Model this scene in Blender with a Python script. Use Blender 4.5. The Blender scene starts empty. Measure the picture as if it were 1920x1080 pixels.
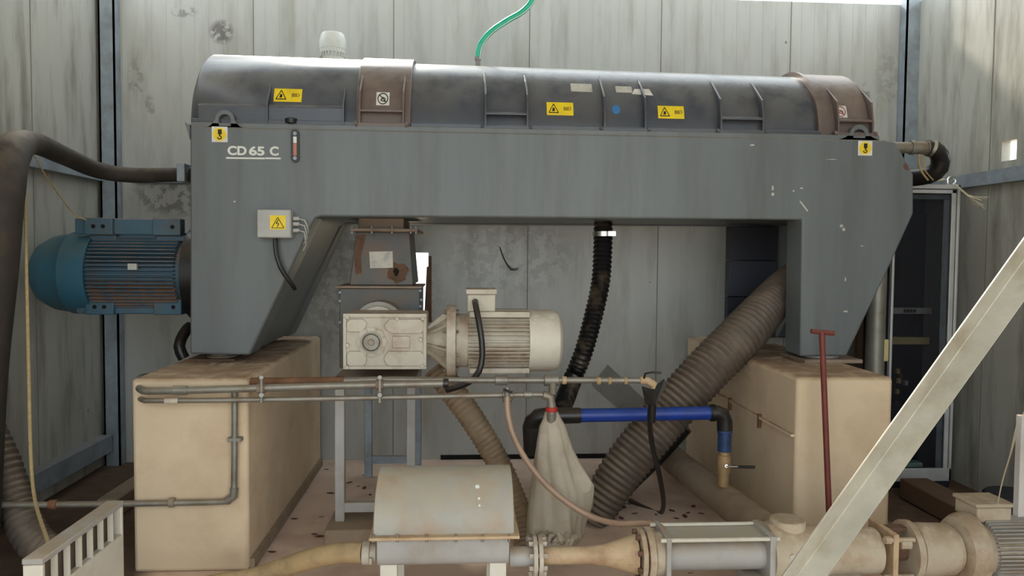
import bpy, math, random
from mathutils import Vector, Matrix
random.seed(4)
C = bpy.context.scene.collection
SC = bpy.context.scene
# ------------------------------------------------------------------ camera
F = 1450.0
YAW, PIT, ROL = [math.radians(a) for a in (3.67, 2.57, .46)]
RM = Matrix.Rotation(-YAW, 3, 'Z') @ Matrix.Rotation(math.pi/2 - PIT, 3, 'X') @ Matrix.Rotation(ROL, 3, 'Z')
EYE = Vector((0, 0, 1.6))
cd = bpy.data.cameras.new('camera'); cam = bpy.data.objects.new('camera', cd); C.objects.link(cam)
cam.matrix_world = Matrix.Translation(EYE) @ RM.to_4x4()
cd.sensor_width = 36; cd.lens = 36*F/1920; cd.clip_start = .05; cd.clip_end = 200
SC.camera = cam
# ------------------------------------------------------------------ world and exposure
W = bpy.data.worlds.new('overcast_sky'); SC.world = W; W.use_nodes = True
bg = W.node_tree.nodes['Background']; bg.inputs[0].default_value = (.86, .95, 1.0, 1); bg.inputs[1].default_value = 1.0
vs = SC.view_settings
vs.view_transform = 'Standard'; vs.look = 'None'; vs.gamma = 1; vs.use_curve_mapping = False; vs.exposure = 1.65
sd = bpy.data.lights.new('sun', 'SUN'); sd.energy = 2.5; sd.angle = math.radians(6); sd.color = (1, .93, .8)
so = bpy.data.objects.new('sun', sd); C.objects.link(so)
so.rotation_euler = Vector((.3, -1.25, -1)).to_track_quat('-Z', 'Y').to_euler()   # comes from behind the shed

def P(x, y, v, ax=1):
    d = RM @ Vector(((x-960)/F, (540-y)/F, -1)); t = (v-EYE[ax])/d[ax]
    return EYE + d*t
def R_(px, Y): return px*Y/F
# ------------------------------------------------------------------ materials
MT = {}
def lin(c):
    return tuple(((v/255)/12.92 if v/255 <= .04045 else ((v/255+.055)/1.055)**2.4) for v in c) + (1,)
def mat(name, col, rough=.6, metal=0, dirt=None, damt=.5, dscale=3, stretch=(1, 1, 1), bump=0, dust=None, dustamt=.6, fleck=None, fscale=9, fth=.035, var=.12, alpha=None, trans=0, spots=None):
    m = bpy.data.materials.new(name); m.use_nodes = True; N = m.node_tree.nodes; L = m.node_tree.links
    b = N['Principled BSDF']; b.inputs['Roughness'].default_value = rough; b.inputs['Metallic'].default_value = metal
    tc = N.new('ShaderNodeTexCoord'); mp = N.new('ShaderNodeMapping'); mp.inputs['Scale'].default_value = stretch
    L.new(tc.outputs['Object'], mp.inputs[0])
    def noise(scale, det=5, src=None):
        n = N.new('ShaderNodeTexNoise'); n.inputs['Scale'].default_value = scale; n.inputs['Detail'].default_value = det
        n.inputs['Roughness'].default_value = .62
        L.new(src or mp.outputs[0], n.inputs['Vector']); return n
    def ramp(src, a, c):
        r = N.new('ShaderNodeMapRange'); r.inputs[1].default_value = a; r.inputs[2].default_value = c; L.new(src, r.inputs[0]); return r.outputs[0]
    def mix(f, a, c2):
        x = N.new('ShaderNodeMix'); x.data_type = 'RGBA'
        if isinstance(f, float): x.inputs[0].default_value = f
        else: L.new(f, x.inputs[0])
        for s, v in ((6, a), (7, c2)):
            if isinstance(v, tuple): x.inputs[s].default_value = v
            else: L.new(v, x.inputs[s])
        return x.outputs[2]
    def mul(a, c2):
        x = N.new('ShaderNodeMath'); x.operation = 'MULTIPLY'; L.new(a, x.inputs[0])
        if isinstance(c2, float): x.inputs[1].default_value = c2
        else: L.new(c2, x.inputs[1])
        return x.outputs[0]
    c = lin(col)
    n1 = noise(dscale*.6)
    out = mix(ramp(n1.outputs[0], .3, .7), tuple(v*(1-var) for v in c[:3])+(1,), tuple(min(1, v*(1+var)) for v in c[:3])+(1,))
    if dirt:
        n2 = noise(dscale, 8); out = mix(mul(ramp(n2.outputs[0], .48, .72), float(damt)), out, lin(dirt))
    if fleck:
        for (fc, fs, ft) in fleck:
            v = N.new('ShaderNodeTexVoronoi'); v.inputs['Scale'].default_value = fs
            nn = noise(fs*2.5, 3, tc.outputs['Object'])
            ad = N.new('ShaderNodeVectorMath'); ad.operation = 'MULTIPLY_ADD'; L.new(nn.outputs[1], ad.inputs[0])
            ad.inputs[1].default_value = (.18, .18, .18); L.new(tc.outputs['Object'], ad.inputs[2])
            L.new(ad.outputs[0], v.inputs['Vector'])
            out = mix(ramp(v.outputs['Distance'], ft, ft*.6), out, lin(fc))
    if spots:
        for (p, rad, sc, amt) in spots:
            mm = N.new('ShaderNodeMapping'); mm.vector_type = 'POINT'
            mm.inputs['Location'].default_value = tuple(-p[i]*sc[i] for i in range(3)); mm.inputs['Scale'].default_value = sc
            L.new(tc.outputs['Object'], mm.inputs[0]); ln = N.new('ShaderNodeVectorMath'); ln.operation = 'LENGTH'; L.new(mm.outputs[0], ln.inputs[0])
            ns = noise(14, 5, tc.outputs['Object'])
            f = mul(ramp(ln.outputs['Value'], rad, rad*.6), ramp(ns.outputs[0], .47, .53))
            out = mix(mul(f, float(amt)), out, lin((70, 62, 56)))
    if dust:
        g = N.new('ShaderNodeNewGeometry'); sp = N.new('ShaderNodeSeparateXYZ'); L.new(g.outputs['Normal'], sp.inputs[0])
        n3 = noise(dscale*2.2, 6); f = mul(ramp(sp.outputs[2], .1, .9), ramp(n3.outputs[0], .3, .55))
        out = mix(mul(f, float(dustamt)), out, lin(dust))
    L.new(out, b.inputs['Base Color'])
    if bump:
        nb = noise(dscale*6, 6); bp = N.new('ShaderNodeBump'); bp.inputs['Strength'].default_value = bump; bp.inputs['Distance'].default_value = .01
        L.new(nb.outputs[0], bp.inputs['Height']); L.new(bp.outputs[0], b.inputs['Normal'])
    if alpha is not None: b.inputs['Alpha'].default_value = alpha
    if trans: b.inputs['Transmission Weight'].default_value = trans
    MT[name] = m; return m
def ms(*a, **k): return mat(*a, **k)
DUST = (150, 132, 108)
ms('frame_paint', (100, 106, 108), .42, dirt=(78, 76, 72), damt=.5, dscale=2.2, stretch=(3.2, 1, .35), dust=DUST, dustamt=.7, fleck=[((190, 190, 175), 2.3, .03), ((96, 62, 44), 1.7, .05)], bump=.04)
ms('hood_paint', (62, 67, 77), .3, dirt=(92, 88, 84), damt=.55, dscale=2.5, dust=(160, 158, 152), dustamt=.5, fleck=[((200, 196, 186), 3.1, .035)])
ms('brown_paint', (98, 84, 80), .4, dirt=(120, 102, 92), damt=.5, dscale=4, dust=(170, 155, 140), dustamt=.5)
ms('panel_wall', (180, 180, 174), .34, dirt=(128, 120, 106), damt=.5, dscale=2.2, stretch=(3, 3, .55), var=.06, bump=.015, fleck=[((112, 102, 88), 1.9, .03)],
   spots=[(P(345, 22, 5.95), .11, (1, 0, 2.2), .5), (P(415, 60, 5.95), .1, (1, 0, 1), .7), (P(255, 150, 5.95), .16, (2.2, 0, .8), .3), (P(1665, 150, 5.95), .26, (2, 0, .9), .2), (P(280, 200, 5.95), .1, (2, 0, 1), .4), (P(1620, 190, 5.95), .12, (2, 0, .7), .5),
          (P(340, 370, 5.95), .25, (.6, 0, 1.6), .55), (P(955, 480, 5.95), .35, (.6, 0, 1), .25), (P(700, 560, 5.95), .6, (1, 0, .8), .3)])
ms('side_wall', (172, 170, 160), .4, fleck=[((104, 92, 74), 2.4, .035)], dirt=(92, 84, 68), damt=.7, dscale=2.4, stretch=(3, 3, .5), var=.07, bump=.015)
ms('seam', (120, 118, 106), .8)
ms('galv', (146, 156, 164), .5, .25, dirt=(110, 104, 96), damt=.5, dscale=9, var=.2, dust=DUST, dustamt=.4)
ms('galv_beam', (178, 174, 160), .5, .25, dirt=(140, 122, 90), damt=.55, dscale=7, stretch=(1, 1, 1), var=.2, bump=.1)
ms('galv_pipe', (140, 138, 130), .45, .5, dirt=(120, 96, 74), damt=.7, dscale=10, var=.2, dust=DUST, dustamt=.6)
ms('rust_pipe', (122, 86, 60), .7, .2, dirt=(90, 60, 42), damt=.7, dscale=12, var=.25)
ms('concrete_block', (214, 193, 163), .9, dirt=(176, 146, 118), damt=.5, dscale=2.4, var=.09, bump=.15, dust=(142, 110, 84), dustamt=.8, spots=[((-.02, -.28, .97), .3, (1, .8, 1.3), .7)])
ms('concrete_grey', (150, 132, 112), .92, dirt=(112, 90, 74), damt=.6, dscale=5, bump=.4)
ms('white_paint', (196, 188, 172), .5, dirt=(140, 112, 86), damt=.6, dscale=8, var=.08, dust=(140, 110, 84), dustamt=.75, bump=.08)
ms('white_clean', (214, 208, 194), .5, dirt=(176, 160, 136), damt=.4, dscale=6, var=.05, dust=(158, 136, 108), dustamt=.5)
ms('blue_motor', (58, 90, 108), .5, dirt=(88, 80, 70), damt=.65, dscale=7, dust=(150, 112, 84), dustamt=.9)
ms('blue_bright', (48, 98, 120), .45, dirt=(60, 84, 94), damt=.5, dscale=5, dust=(96, 110, 104), dustamt=.6)
ms('black_rubber', (26, 25, 26), .35, dirt=(60, 50, 42), damt=.4, dscale=9, dust=(96, 82, 68), dustamt=.4)
ms('black_hose', (24, 23, 26), .3, dirt=(104, 90, 70), damt=.75, dscale=8)
ms('big_hose', (84, 74, 66), .6, dirt=(128, 112, 96), damt=.6, dscale=5, dust=(146, 126, 106), dustamt=.7)
ms('brown_hose', (142, 122, 98), .6, dirt=(88, 76, 66), damt=.7, dscale=9, bump=.2)
ms('duct_brown', (74, 62, 52), .6, dirt=(110, 94, 76), damt=.5, dscale=6)
ms('chute_steel', (84, 86, 84), .5, .1, dirt=(112, 84, 64), damt=.85, dscale=5, dust=(150, 108, 76), dustamt=.9)
ms('rust', (104, 78, 60), .9, dirt=(70, 44, 32), damt=.8, dscale=30, bump=.3)
ms('flange_dust', (146, 128, 112), .8, dirt=(96, 70, 54), damt=.7, dscale=9, bump=.2)
ms('tank_steel', (166, 164, 156), .6, .05, dirt=(164, 134, 104), damt=.9, dscale=4.5, dust=(180, 160, 128), dustamt=.5)
ms('grey_paint', (170, 168, 164), .5, dirt=(136, 118, 96), damt=.45, dscale=5, dust=(164, 138, 104), dustamt=.7)
ms('ochre_hose', (178, 152, 112), .6, dirt=(104, 88, 70), damt=.7, dscale=7)
ms('pump_cream', (188, 174, 152), .6, dirt=(150, 106, 68), damt=.75, dscale=7, dust=(150, 126, 98), dustamt=.7, bump=.15)
ms('pipe_ochre', (190, 164, 130), .6, dirt=(132, 86, 54), damt=.6, dscale=8, bump=.15)
ms('blue_hose', (22, 58, 148), .4, dirt=(30, 50, 110), damt=.5, dscale=12, dust=(60, 84, 132), dustamt=.5)
ms('blue_valve', (40, 66, 110), .4, dirt=(20, 24, 34), damt=.8, dscale=20)
ms('brass', (170, 140, 100), .5, .3, dirt=(120, 100, 80), damt=.5, dscale=20)
ms('steel_bright', (200, 198, 190), .25, .9)
ms('old_hose', (48, 42, 36), .75, dirt=(74, 64, 52), damt=.7, dscale=5, dust=(110, 98, 82), dustamt=.6)
ms('black_plastic', (22, 22, 24), .4)
ms('hole_dark', (8, 8, 8), .9)
ms('sack', (176, 165, 148), .95, dirt=(134, 118, 98), damt=.6, dscale=5, bump=.3, fleck=[((96, 74, 56), 6, .05)])
ms('red', (176, 42, 34), .6)
ms('red_rod', (112, 48, 40), .55, dirt=(80, 40, 34), damt=.6, dscale=14, dust=(120, 84, 66), dustamt=.4)
ms('yellow', (236, 206, 30), .5, dirt=(214, 180, 30), damt=.4, dscale=20)
ms('ink', (24, 22, 20), .6)
ms('ink_faded', (120, 96, 30), .6)
ms('white_label', (220, 218, 208), .5, dirt=(180, 172, 158), damt=.5, dscale=22)
ms('paper', (196, 192, 180), .7, dirt=(140, 138, 134), damt=.7, dscale=16)
ms('letter_white', (222, 224, 216), .5)
ms('pink', (150, 84, 84), .6)
ms('blue_dot', (60, 120, 176), .5, dirt=(70, 100, 130), damt=.5, dscale=30)
ms('box_grey', (176, 176, 172), .5, dirt=(150, 144, 134), damt=.3, dscale=8)
ms('sight_red', (176, 104, 66), .3)
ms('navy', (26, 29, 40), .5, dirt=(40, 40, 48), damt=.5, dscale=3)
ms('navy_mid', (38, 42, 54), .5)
ms('alu', (190, 190, 188), .4, .3, dirt=(150, 146, 140), damt=.4, dscale=6, var=.05)
ms('cream_plastic', (200, 184, 130), .6)
ms('clear_hose', (160, 132, 110), .35, dirt=(130, 104, 84), damt=.4, dscale=9)
ms('green_hose', (20, 186, 150), .25, dirt=(60, 200, 170), damt=.5, dscale=14)
ms('green_edge', (190, 224, 212), .3)
ms('rope', (170, 148, 106), .9, dirt=(120, 100, 70), damt=.5, dscale=60)
ms('white_rope', (206, 196, 170), .9)
ms('leaf', (96, 62, 50), .8, var=.3, dscale=30)
ms('wood', (104, 80, 62), .85, dirt=(70, 54, 44), damt=.6, dscale=6, stretch=(1, .3, 1), bump=.2)
ms('dark_glass', (16, 20, 32), .08, alpha=.35)
ms('grey_sheet', (128, 126, 120), .5, dirt=(110, 100, 90), damt=.5, dscale=7)
ms('foam', (236, 234, 228), .8)
ms('ground_sand', (196, 178, 148), .95, dscale=1)
ms('roof_sheet', (190, 190, 186), .6, dscale=1)
ms('vent_white', (224, 226, 220), .45, dirt=(170, 160, 140), damt=.4, dscale=9)
# floor: concrete slab with brown soil along the sides
def floor_mat():
    m = mat('floor_mix', (222, 196, 176), .85, dirt=(160, 128, 108), damt=.6, dscale=2.6, bump=.1, fleck=[((112, 72, 58), 3.2, .06)])
    N = m.node_tree.nodes; L = m.node_tree.links; b = N['Principled BSDF']; old = b.inputs['Base Color'].links[0].from_socket
    tc = N.new('ShaderNodeTexCoord'); s = N.new('ShaderNodeSeparateXYZ'); n = N.new('ShaderNodeTexNoise'); n.inputs['Scale'].default_value = 2.5
    L.new(tc.outputs['Object'], s.inputs[0]); L.new(tc.outputs['Object'], n.inputs['Vector'])
    a = N.new('ShaderNodeMath'); a.operation = 'MULTIPLY_ADD'; L.new(n.outputs[0], a.inputs[0]); a.inputs[1].default_value = .35; L.new(s.outputs[0], a.inputs[2])
    su = N.new('ShaderNodeMath'); su.operation = 'SUBTRACT'; L.new(a.outputs[0], su.inputs[0]); su.inputs[1].default_value = .62
    ab = N.new('ShaderNodeMath'); ab.operation = 'ABSOLUTE'; L.new(su.outputs[0], ab.inputs[0])
    r = N.new('ShaderNodeMapRange'); r.inputs[1].default_value = 1.93; r.inputs[2].default_value = 2.1; L.new(ab.outputs[0], r.inputs[0])
    n2 = N.new('ShaderNodeTexNoise'); n2.inputs['Scale'].default_value = 9; n2.inputs['Detail'].default_value = 6; L.new(tc.outputs['Object'], n2.inputs['Vector'])
    so_ = N.new('ShaderNodeMix'); so_.data_type = 'RGBA'; L.new(n2.outputs[0], so_.inputs[0]); so_.inputs[6].default_value = lin((58, 44, 34)); so_.inputs[7].default_value = lin((112, 88, 68))
    x = N.new('ShaderNodeMix'); x.data_type = 'RGBA'; L.new(r.outputs[0], x.inputs[0]); L.new(old, x.inputs[6]); L.new(so_.outputs[2], x.inputs[7])
    L.new(x.outputs[2], b.inputs['Base Color'])
floor_mat()
# ------------------------------------------------------------------ mesh building
def vec(p): return Vector(p)
class MB:
    def __init__(s): s.v = []; s.f = []
    def add(s, vs_, fs):
        o = len(s.v); s.v += [Vector(p) for p in vs_]; s.f += [tuple(i+o for i in q) for q in fs]; return s
    def box(s, x0, x1, y0, y1, z0, z1):
        return s.add([(x, y, z) for x in (x0, x1) for y in (y0, y1) for z in (z0, z1)],
                     [(0, 1, 3, 2), (4, 6, 7, 5), (0, 4, 5, 1), (2, 3, 7, 6), (0, 2, 6, 4), (1, 5, 7, 3)])
    def bar(s, a, b, w, h, up=(0, 0, 1)):
        a, b = vec(a), vec(b); d = (b-a).normalized(); u = vec(up)
        if abs(d.dot(u)) > .98: u = Vector((0, 1, 0))
        r = d.cross(u).normalized(); u = r.cross(d)
        vs_ = [p+r*(i*w/2)+u*(j*h/2) for p in (a, b) for i in (-1, 1) for j in (-1, 1)]
        return s.add(vs_, [(0, 1, 3, 2), (4, 6, 7, 5), (0, 4, 5, 1), (2, 3, 7, 6), (0, 2, 6, 4), (1, 5, 7, 3)])
    def prism(s, pts, off):       # pts: 3D polygon, off: extrusion vector
        n = len(pts); off = vec(off); v = [vec(p) for p in pts]; v += [p+off for p in v]
        return s.add(v, [tuple(range(n))[::-1], tuple(range(n, 2*n))] + [(i, (i+1) % n, n+(i+1) % n, n+i) for i in range(n)])
    def lathe(s, o, d, prof, seg=32, cap=True):   # prof: [(t along d, radius)]
        o, d = vec(o), vec(d).normalized(); u = Vector((0, 0, 1)) if abs(d.z) < .9 else Vector((0, 1, 0))
        r = d.cross(u).normalized(); u = r.cross(d)
        v = []; f = []
        for t, q in prof:
            for k in range(seg):
                a = 2*math.pi*k/seg; v.append(o+d*t+(r*math.cos(a)+u*math.sin(a))*max(q, .0004))
        for i in range(len(prof)-1):
            for k in range(seg): f.append((i*seg+k, i*seg+(k+1) % seg, (i+1)*seg+(k+1) % seg, (i+1)*seg+k))
        if cap:
            f.append(tuple(range(seg))[::-1]); f.append(tuple((len(prof)-1)*seg+k for k in range(seg)))
        return s.add(v, f)
    def cyl(s, a, b, r, r2=None, seg=24):
        a, b = vec(a), vec(b); return s.lathe(a, b-a, [(0, r), ((b-a).length, r if r2 is None else r2)], seg)
    def tube(s, pts, rad, seg=14, step=.04, corr=0, pitch=.03, flat=1, smooth=True):
        pts = [vec(p) for p in pts]; n = len(pts); rads = rad if isinstance(rad, (list, tuple)) else [rad]*n
        dense = []
        if smooth and n > 2:
            for i in range(n-1):
                p0, p1, p2, p3 = pts[max(i-1, 0)], pts[i], pts[i+1], pts[min(i+2, n-1)]
                for k in range(24):
                    t = k/24
                    q = .5*((2*p1)+(p2-p0)*t+(2*p0-5*p1+4*p2-p3)*t*t+(3*p1-p0-3*p2+p3)*t**3)
                    dense.append((q, rads[i]*(1-t)+rads[i+1]*t))
            dense.append((pts[-1], rads[-1]))
        else: dense = list(zip(pts, rads))
        if corr: step = pitch/4
        ring = [dense[0]]; L = 0; acc = [0]
        if smooth or corr:
            for i in range(1, len(dense)):
                a, ra = dense[i-1]; b, rb = dense[i]; l = (b-a).length; 
                while l > 0 and L+l >= acc[-1]+step:
                    t = (acc[-1]+step-L)/l; ring.append((a.lerp(b, t), ra*(1-t)+rb*t)); acc.append(acc[-1]+step)
                L += l
            if (ring[-1][0]-dense[-1][0]).length > step*.3: ring.append(dense[-1]); acc.append(L)
            else: ring[-1] = dense[-1]
        else: ring = dense; acc = [0]*len(dense)
        v = []; f = []; m = len(ring); up = None
        for i, (p, r) in enumerate(ring):
            d = (ring[min(i+1, m-1)][0]-ring[max(i-1, 0)][0]).normalized()
            if up is None: up = Vector((0, 0, 1)) if abs(d.z) < .9 else Vector((0, 1, 0))
            u = (up-d*up.dot(d)).normalized(); up = u; w = d.cross(u)
            if corr: r = r+corr*(1, .2, -1, .2)[i % 4]
            for k in range(seg):
                a = 2*math.pi*k/seg; v.append(p+(w*math.cos(a)+u*math.sin(a)*flat)*r)
        for i in range(m-1):
            for k in range(seg): f.append((i*seg+k, i*seg+(k+1) % seg, (i+1)*seg+(k+1) % seg, (i+1)*seg+k))
        f.append(tuple(range(seg))[::-1]); f.append(tuple((m-1)*seg+k for k in range(seg)))
        return s.add(v, f)
WL = {}
def tag(o, label=None, cat=None, group=None, kind=None):
    for k, v in (('label', label), ('category', cat), ('group', group), ('kind', kind)):
        if v: o[k] = v
    return o
def obj(name, mb, m, parent=None, bevel=0, seg=2, keep=False, ang=35, label=None):
    me = bpy.data.meshes.new(name)
    if parent: org = WL[parent.name]
    elif keep: org = Vector((0, 0, 0))
    else:
        xs = [p.x for p in mb.v]; ys = [p.y for p in mb.v]; zs = [p.z for p in mb.v]
        org = Vector(((min(xs)+max(xs))/2, (min(ys)+max(ys))/2, min(zs)))
    me.from_pydata([p-org for p in mb.v], [], mb.f); me.update()
    import bmesh
    bm = bmesh.new(); bm.from_mesh(me); bmesh.ops.recalc_face_normals(bm, faces=bm.faces); bm.to_mesh(me); bm.free()
    for p in me.polygons: p.use_smooth = True
    me.set_sharp_from_angle(angle=math.radians(ang))
    me.materials.append(MT[m])
    o = bpy.data.objects.new(name, me); C.objects.link(o)
    if parent: o.parent = parent
    else: o.location = org
    WL[o.name] = org
    if bevel:
        b = o.modifiers.new('bevel', 'BEVEL'); b.width = bevel; b.segments = seg; b.limit_method = 'ANGLE'; b.angle_limit = math.radians(40)
    if label: o['label'] = label
    return o
def thing(name, label, cat, loc, group=None):
    o = bpy.data.objects.new(name, None); C.objects.link(o); o.location = loc; o.empty_display_size = .1
    WL[o.name] = Vector(loc); return tag(o, label, cat, group)
def split(mb):
    n = len(mb.v); pa = list(range(n))
    def find(i):
        while pa[i] != i: pa[i] = pa[pa[i]]; i = pa[i]
        return i
    for q in mb.f:
        a = find(q[0])
        for j in q[1:]: pa[find(j)] = a
    g = {}
    for q in mb.f: g.setdefault(find(q[0]), []).append(q)
    out = []
    for qs in g.values():
        ids = sorted({i for q in qs for i in q}); mp = {i: k for k, i in enumerate(ids)}
        m = MB(); m.v = [mb.v[i] for i in ids]; m.f = [tuple(mp[i] for i in q) for q in qs]; out.append(m)
    return out
def objs(name, mb, m, parent, **k):      # every loose piece becomes a part of its own
    return [obj(name, q, m, parent, **k) for q in split(mb)]
def solo(name, mb, m, label, cat, group=None, **k): return tag(obj(name, mb, m, **k), label, cat, group)
def struct(name, mb, m, **k): return tag(obj(name, mb, m, keep=True, **k), kind='structure')
def ring(mb, c, d, r, n, rb, l):      # bolt heads around a flange
    c, d = vec(c), vec(d).normalized(); u = Vector((0, 0, 1)) if abs(d.z) < .9 else Vector((0, 1, 0)); w = d.cross(u).normalized(); u = w.cross(d)
    for k in range(n):
        a = 2*math.pi*(k+.5)/n; p = c+(w*math.cos(a)+u*math.sin(a))*r; mb.cyl(p-d*l/2, p+d*l/2, rb, seg=6)

# ================================================================== THE SHED
YB, XL, XR, ZW, ZR = 5.95, -2.66, 3.52, 3.57, 4.1
def panel_wall(mb, axis, c, a0, a1, z0, z1, holes, th=.06):
    # flat panel in cells around rectangular holes; holes: (a0,a1,z0,z1)
    As = sorted({a0, a1, *[h[0] for h in holes], *[h[1] for h in holes]}); Zs = sorted({z0, z1, *[h[2] for h in holes], *[h[3] for h in holes]})
    for i in range(len(As)-1):
        for j in range(len(Zs)-1):
            ca, cz = (As[i]+As[i+1])/2, (Zs[j]+Zs[j+1])/2
            if any(h[0] < ca < h[1] and h[2] < cz < h[3] for h in holes): continue
            if axis == 'y': mb.box(As[i], As[i+1], c, c+th, Zs[j], Zs[j+1])
            else: mb.box(min(c, c+th), max(c, c+th), As[i], As[i+1], Zs[j], Zs[j+1])
struct('floor', MB().box(XL-.1, XR+.1, -1.6, YB+.1, -.1, 0), 'floor_mix')
h = (P(725, 500, YB).x, P(803, 500, YB).x, P(795, 604, YB).z, P(795, 474, YB).z)
w = MB(); panel_wall(w, 'y', YB, XL, XR, 0, ZW, [h]); struct('wall_back', w, 'panel_wall')
w = MB(); panel_wall(w, 'x', XL, -1.5, YB, 0, ZW, [], -.06); struct('wall_left', w, 'side_wall')
a, b = P(1878, 285, XR, 0), P(1906, 285, XR, 0); zt, zb_ = P(1890, 264, XR, 0).z, P(1890, 301, XR, 0).z
w = MB(); panel_wall(w, 'x', XR, -1.5, YB, 0, ZW, [(b.y, a.y, zb_, zt)]); struct('wall_right', w, 'side_wall')
# panel joints and shallow ribs
xs = [P(x, 60, YB).x for x in (475, 738, 993, 1240, 1483)]; xs = [xs[0]-1.02]+xs
for i, x in enumerate(xs):
    struct('trim_%d' % (i+1), MB().box(x-.003, x+.003, YB-.0025, YB+.001, 0, ZW), 'seam')
mb = MB()
for k in range(60):
    x = XL+.05+k*.1027
    if h[0]-.03 < x < h[1]+.03: mb.box(x-.004, x+.004, YB-.0022, YB+.001, h[3]+.02, ZW)
    else: mb.box(x-.004, x+.004, YB-.0022, YB+.001, 0, ZW)
struct('trim_7', mb, 'panel_wall')
struct('trim_18', MB().box(h[1]+.1, XR-.2, YB-.012, YB+.001, 0, .035), 'hole_dark')
n = 8
for X, s in ((XL, 1), (XR, -1)):
    for k in range(5):
        y = 5.0-k*1.02
        struct('trim_%d' % n, MB().box(min(X, X+s*.0025), max(X, X+s*.0025), y-.003, y+.003, 0 if s > 0 else 0, ZW), 'seam'); n += 1
# roof stops short of the back wall: daylight falls in along it
struct('ceiling', MB().box(XL-.3, XR+.3, -1.6, 5.2, ZR, ZR+.05), 'roof_sheet')
solo('outside_ground', MB().box(-22, 22, -22, 22, -.16, -.11), 'ground_sand', 'pale sandy ground outside the shed', 'ground')['kind'] = 'structure'
# corner columns (channel section)
def column(x0, x1, y, label):
    t = thing('steel_column', label, 'column', ((x0+x1)/2, y, 0))
    obj('web', MB().box(x0, x1, y-.012, y, 0, ZR), 'galv', t)
    mb = MB().box(x0, x0+.012, y-.012, y+.08, 0, ZR).box(x1-.012, x1, y-.012, y+.08, 0, ZR); obj('flange', mb, 'galv', t)
    return t
x0, x1 = P(186, 100, 5.86).x, P(216, 100, 5.86).x
column(x0, x1, 5.86, 'galvanised steel column in the left corner behind the blue motor')
x0, x1 = P(1697, 100, 5.86).x, P(1733, 100, 5.86).x
column(x0, x1, 5.86, 'galvanised steel column in the right corner behind the machine')
# girts
solo('wall_girt', MB().box(XL+.002, XL+.06, -1.0, 5.84, 2.10, 2.17), 'galv', 'galvanised rail along the upper left wall under the thick hose', 'rail')
solo('wall_girt', MB().box(XL+.002, XL+.09, -1.0, 5.82, .12, .24), 'galv', 'galvanised rail low along the left wall above the soil', 'rail')
solo('wall_girt', MB().box(XR-.06, XR-.002, -1.0, 5.84, 2.08, 2.17), 'galv', 'galvanised rail along the right wall beside the cabinet top', 'rail')
solo('wall_girt', MB().box(XL+.22, XR-.25, YB-.06, YB-.004, 2.10, 2.16), 'galv', 'galvanised rail across the back wall behind the machine', 'rail')
# diagonal brace in the foreground right
A, B_ = P(1560, 1000, 2.35), P(1950, 455, 2.35)
A2 = A+(B_-A)*(-(A.z)/(B_.z-A.z)); B2 = A+(B_-A)*((3.5-A.z)/(B_.z-A.z))
d = (B2-A2).normalized(); nrm = Vector((-d.z, 0, d.x))
mb = MB(); s_ = .052
prof = [(-s_, -.0), (0, .035), (s_, .0), (s_, .008), (0, .044), (-s_, .008)]
prof = [(-s_, -.004), (.010, .034), (s_, -.030), (s_, -.020), (.010, .046), (-s_, .006)]
mb.prism([A2+nrm*a+Vector((0, b, 0)) for a, b in [(-p[0], p[1]) for p in prof]], B2-A2)
solo('diagonal_brace', mb, 'galv_beam', 'pale galvanised angle steel brace slanting across the right foreground', 'brace', bevel=.003)

# ================================================================== CONCRETE PEDESTALS
ZP = .97
pl = (-1.62, -1.06); pr = (1.735, 2.25)
solo('concrete_pedestal', MB().box(pl[0], pl[1], 3.88, 5.85, 0, ZP), 'concrete_block', 'beige concrete pedestal under the left leg of the grey machine', 'pedestal', bevel=.02)
solo('concrete_pedestal', MB().box(pr[0], pr[1], 3.88, 5.85, 0, ZP), 'concrete_block', 'beige concrete pedestal under the right leg of the grey machine', 'pedestal', bevel=.02)
mb = MB().bar((pl[1]+.012, 3.9, .03), (pl[1]+.012, 5.8, .03), .024, .05); solo('floor_conduit', mb, 'concrete_grey', 'grey conduit along the floor edge of the left pedestal', 'conduit')
mb = MB().bar((pr[0]-.01, 3.9, .66), (pr[0]-.01, 5.5, .66), .018, .014)
t = thing('cable_tray', 'thin pale conduit running along the inner side of the right pedestal', 'conduit', (pr[0], 4.5, .63)); obj('conduit', mb, 'concrete_block', t)
for yy in (4.35, 4.85): obj('clip', MB().box(pr[0]-.02, pr[0]-.001, yy-.01, yy+.01, .60, .68), 'rust_pipe', t)

# ================================================================== DECANTER CENTRIFUGE
YF, YK = 4.40, 5.60
def F_(x, y, Y=YF): return P(x, y, Y)
M = thing('decanter_centrifuge', 'long dark grey decanter centrifuge with curved hood standing on two pedestals', 'machine', (.4, 5.0, 1.03))
FA = [(356, 236), (356, 664), (468, 666), (586, 418), (592, 409), (602, 406), (1504, 412), (1500, 668), (1588, 668), (1627, 585), (1668, 500), (1713, 400), (1713, 328), (1680, 266), (1660, 262)]
fp = [F_(x, y) for x, y in FA]
mb = MB().prism(fp, (0, .22, 0))
fr = obj('frame', mb, 'frame_paint', M, bevel=.012, seg=3)
obj('rear_frame', MB().prism([p+Vector((0, YK-YF-.22, 0)) for p in fp], (0, .22, 0)), 'frame_paint', M, bevel=.012)
zt_ = min(fp[0].z, fp[-1].z)
XLf, XRf = fp[0].x, fp[11].x
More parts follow.
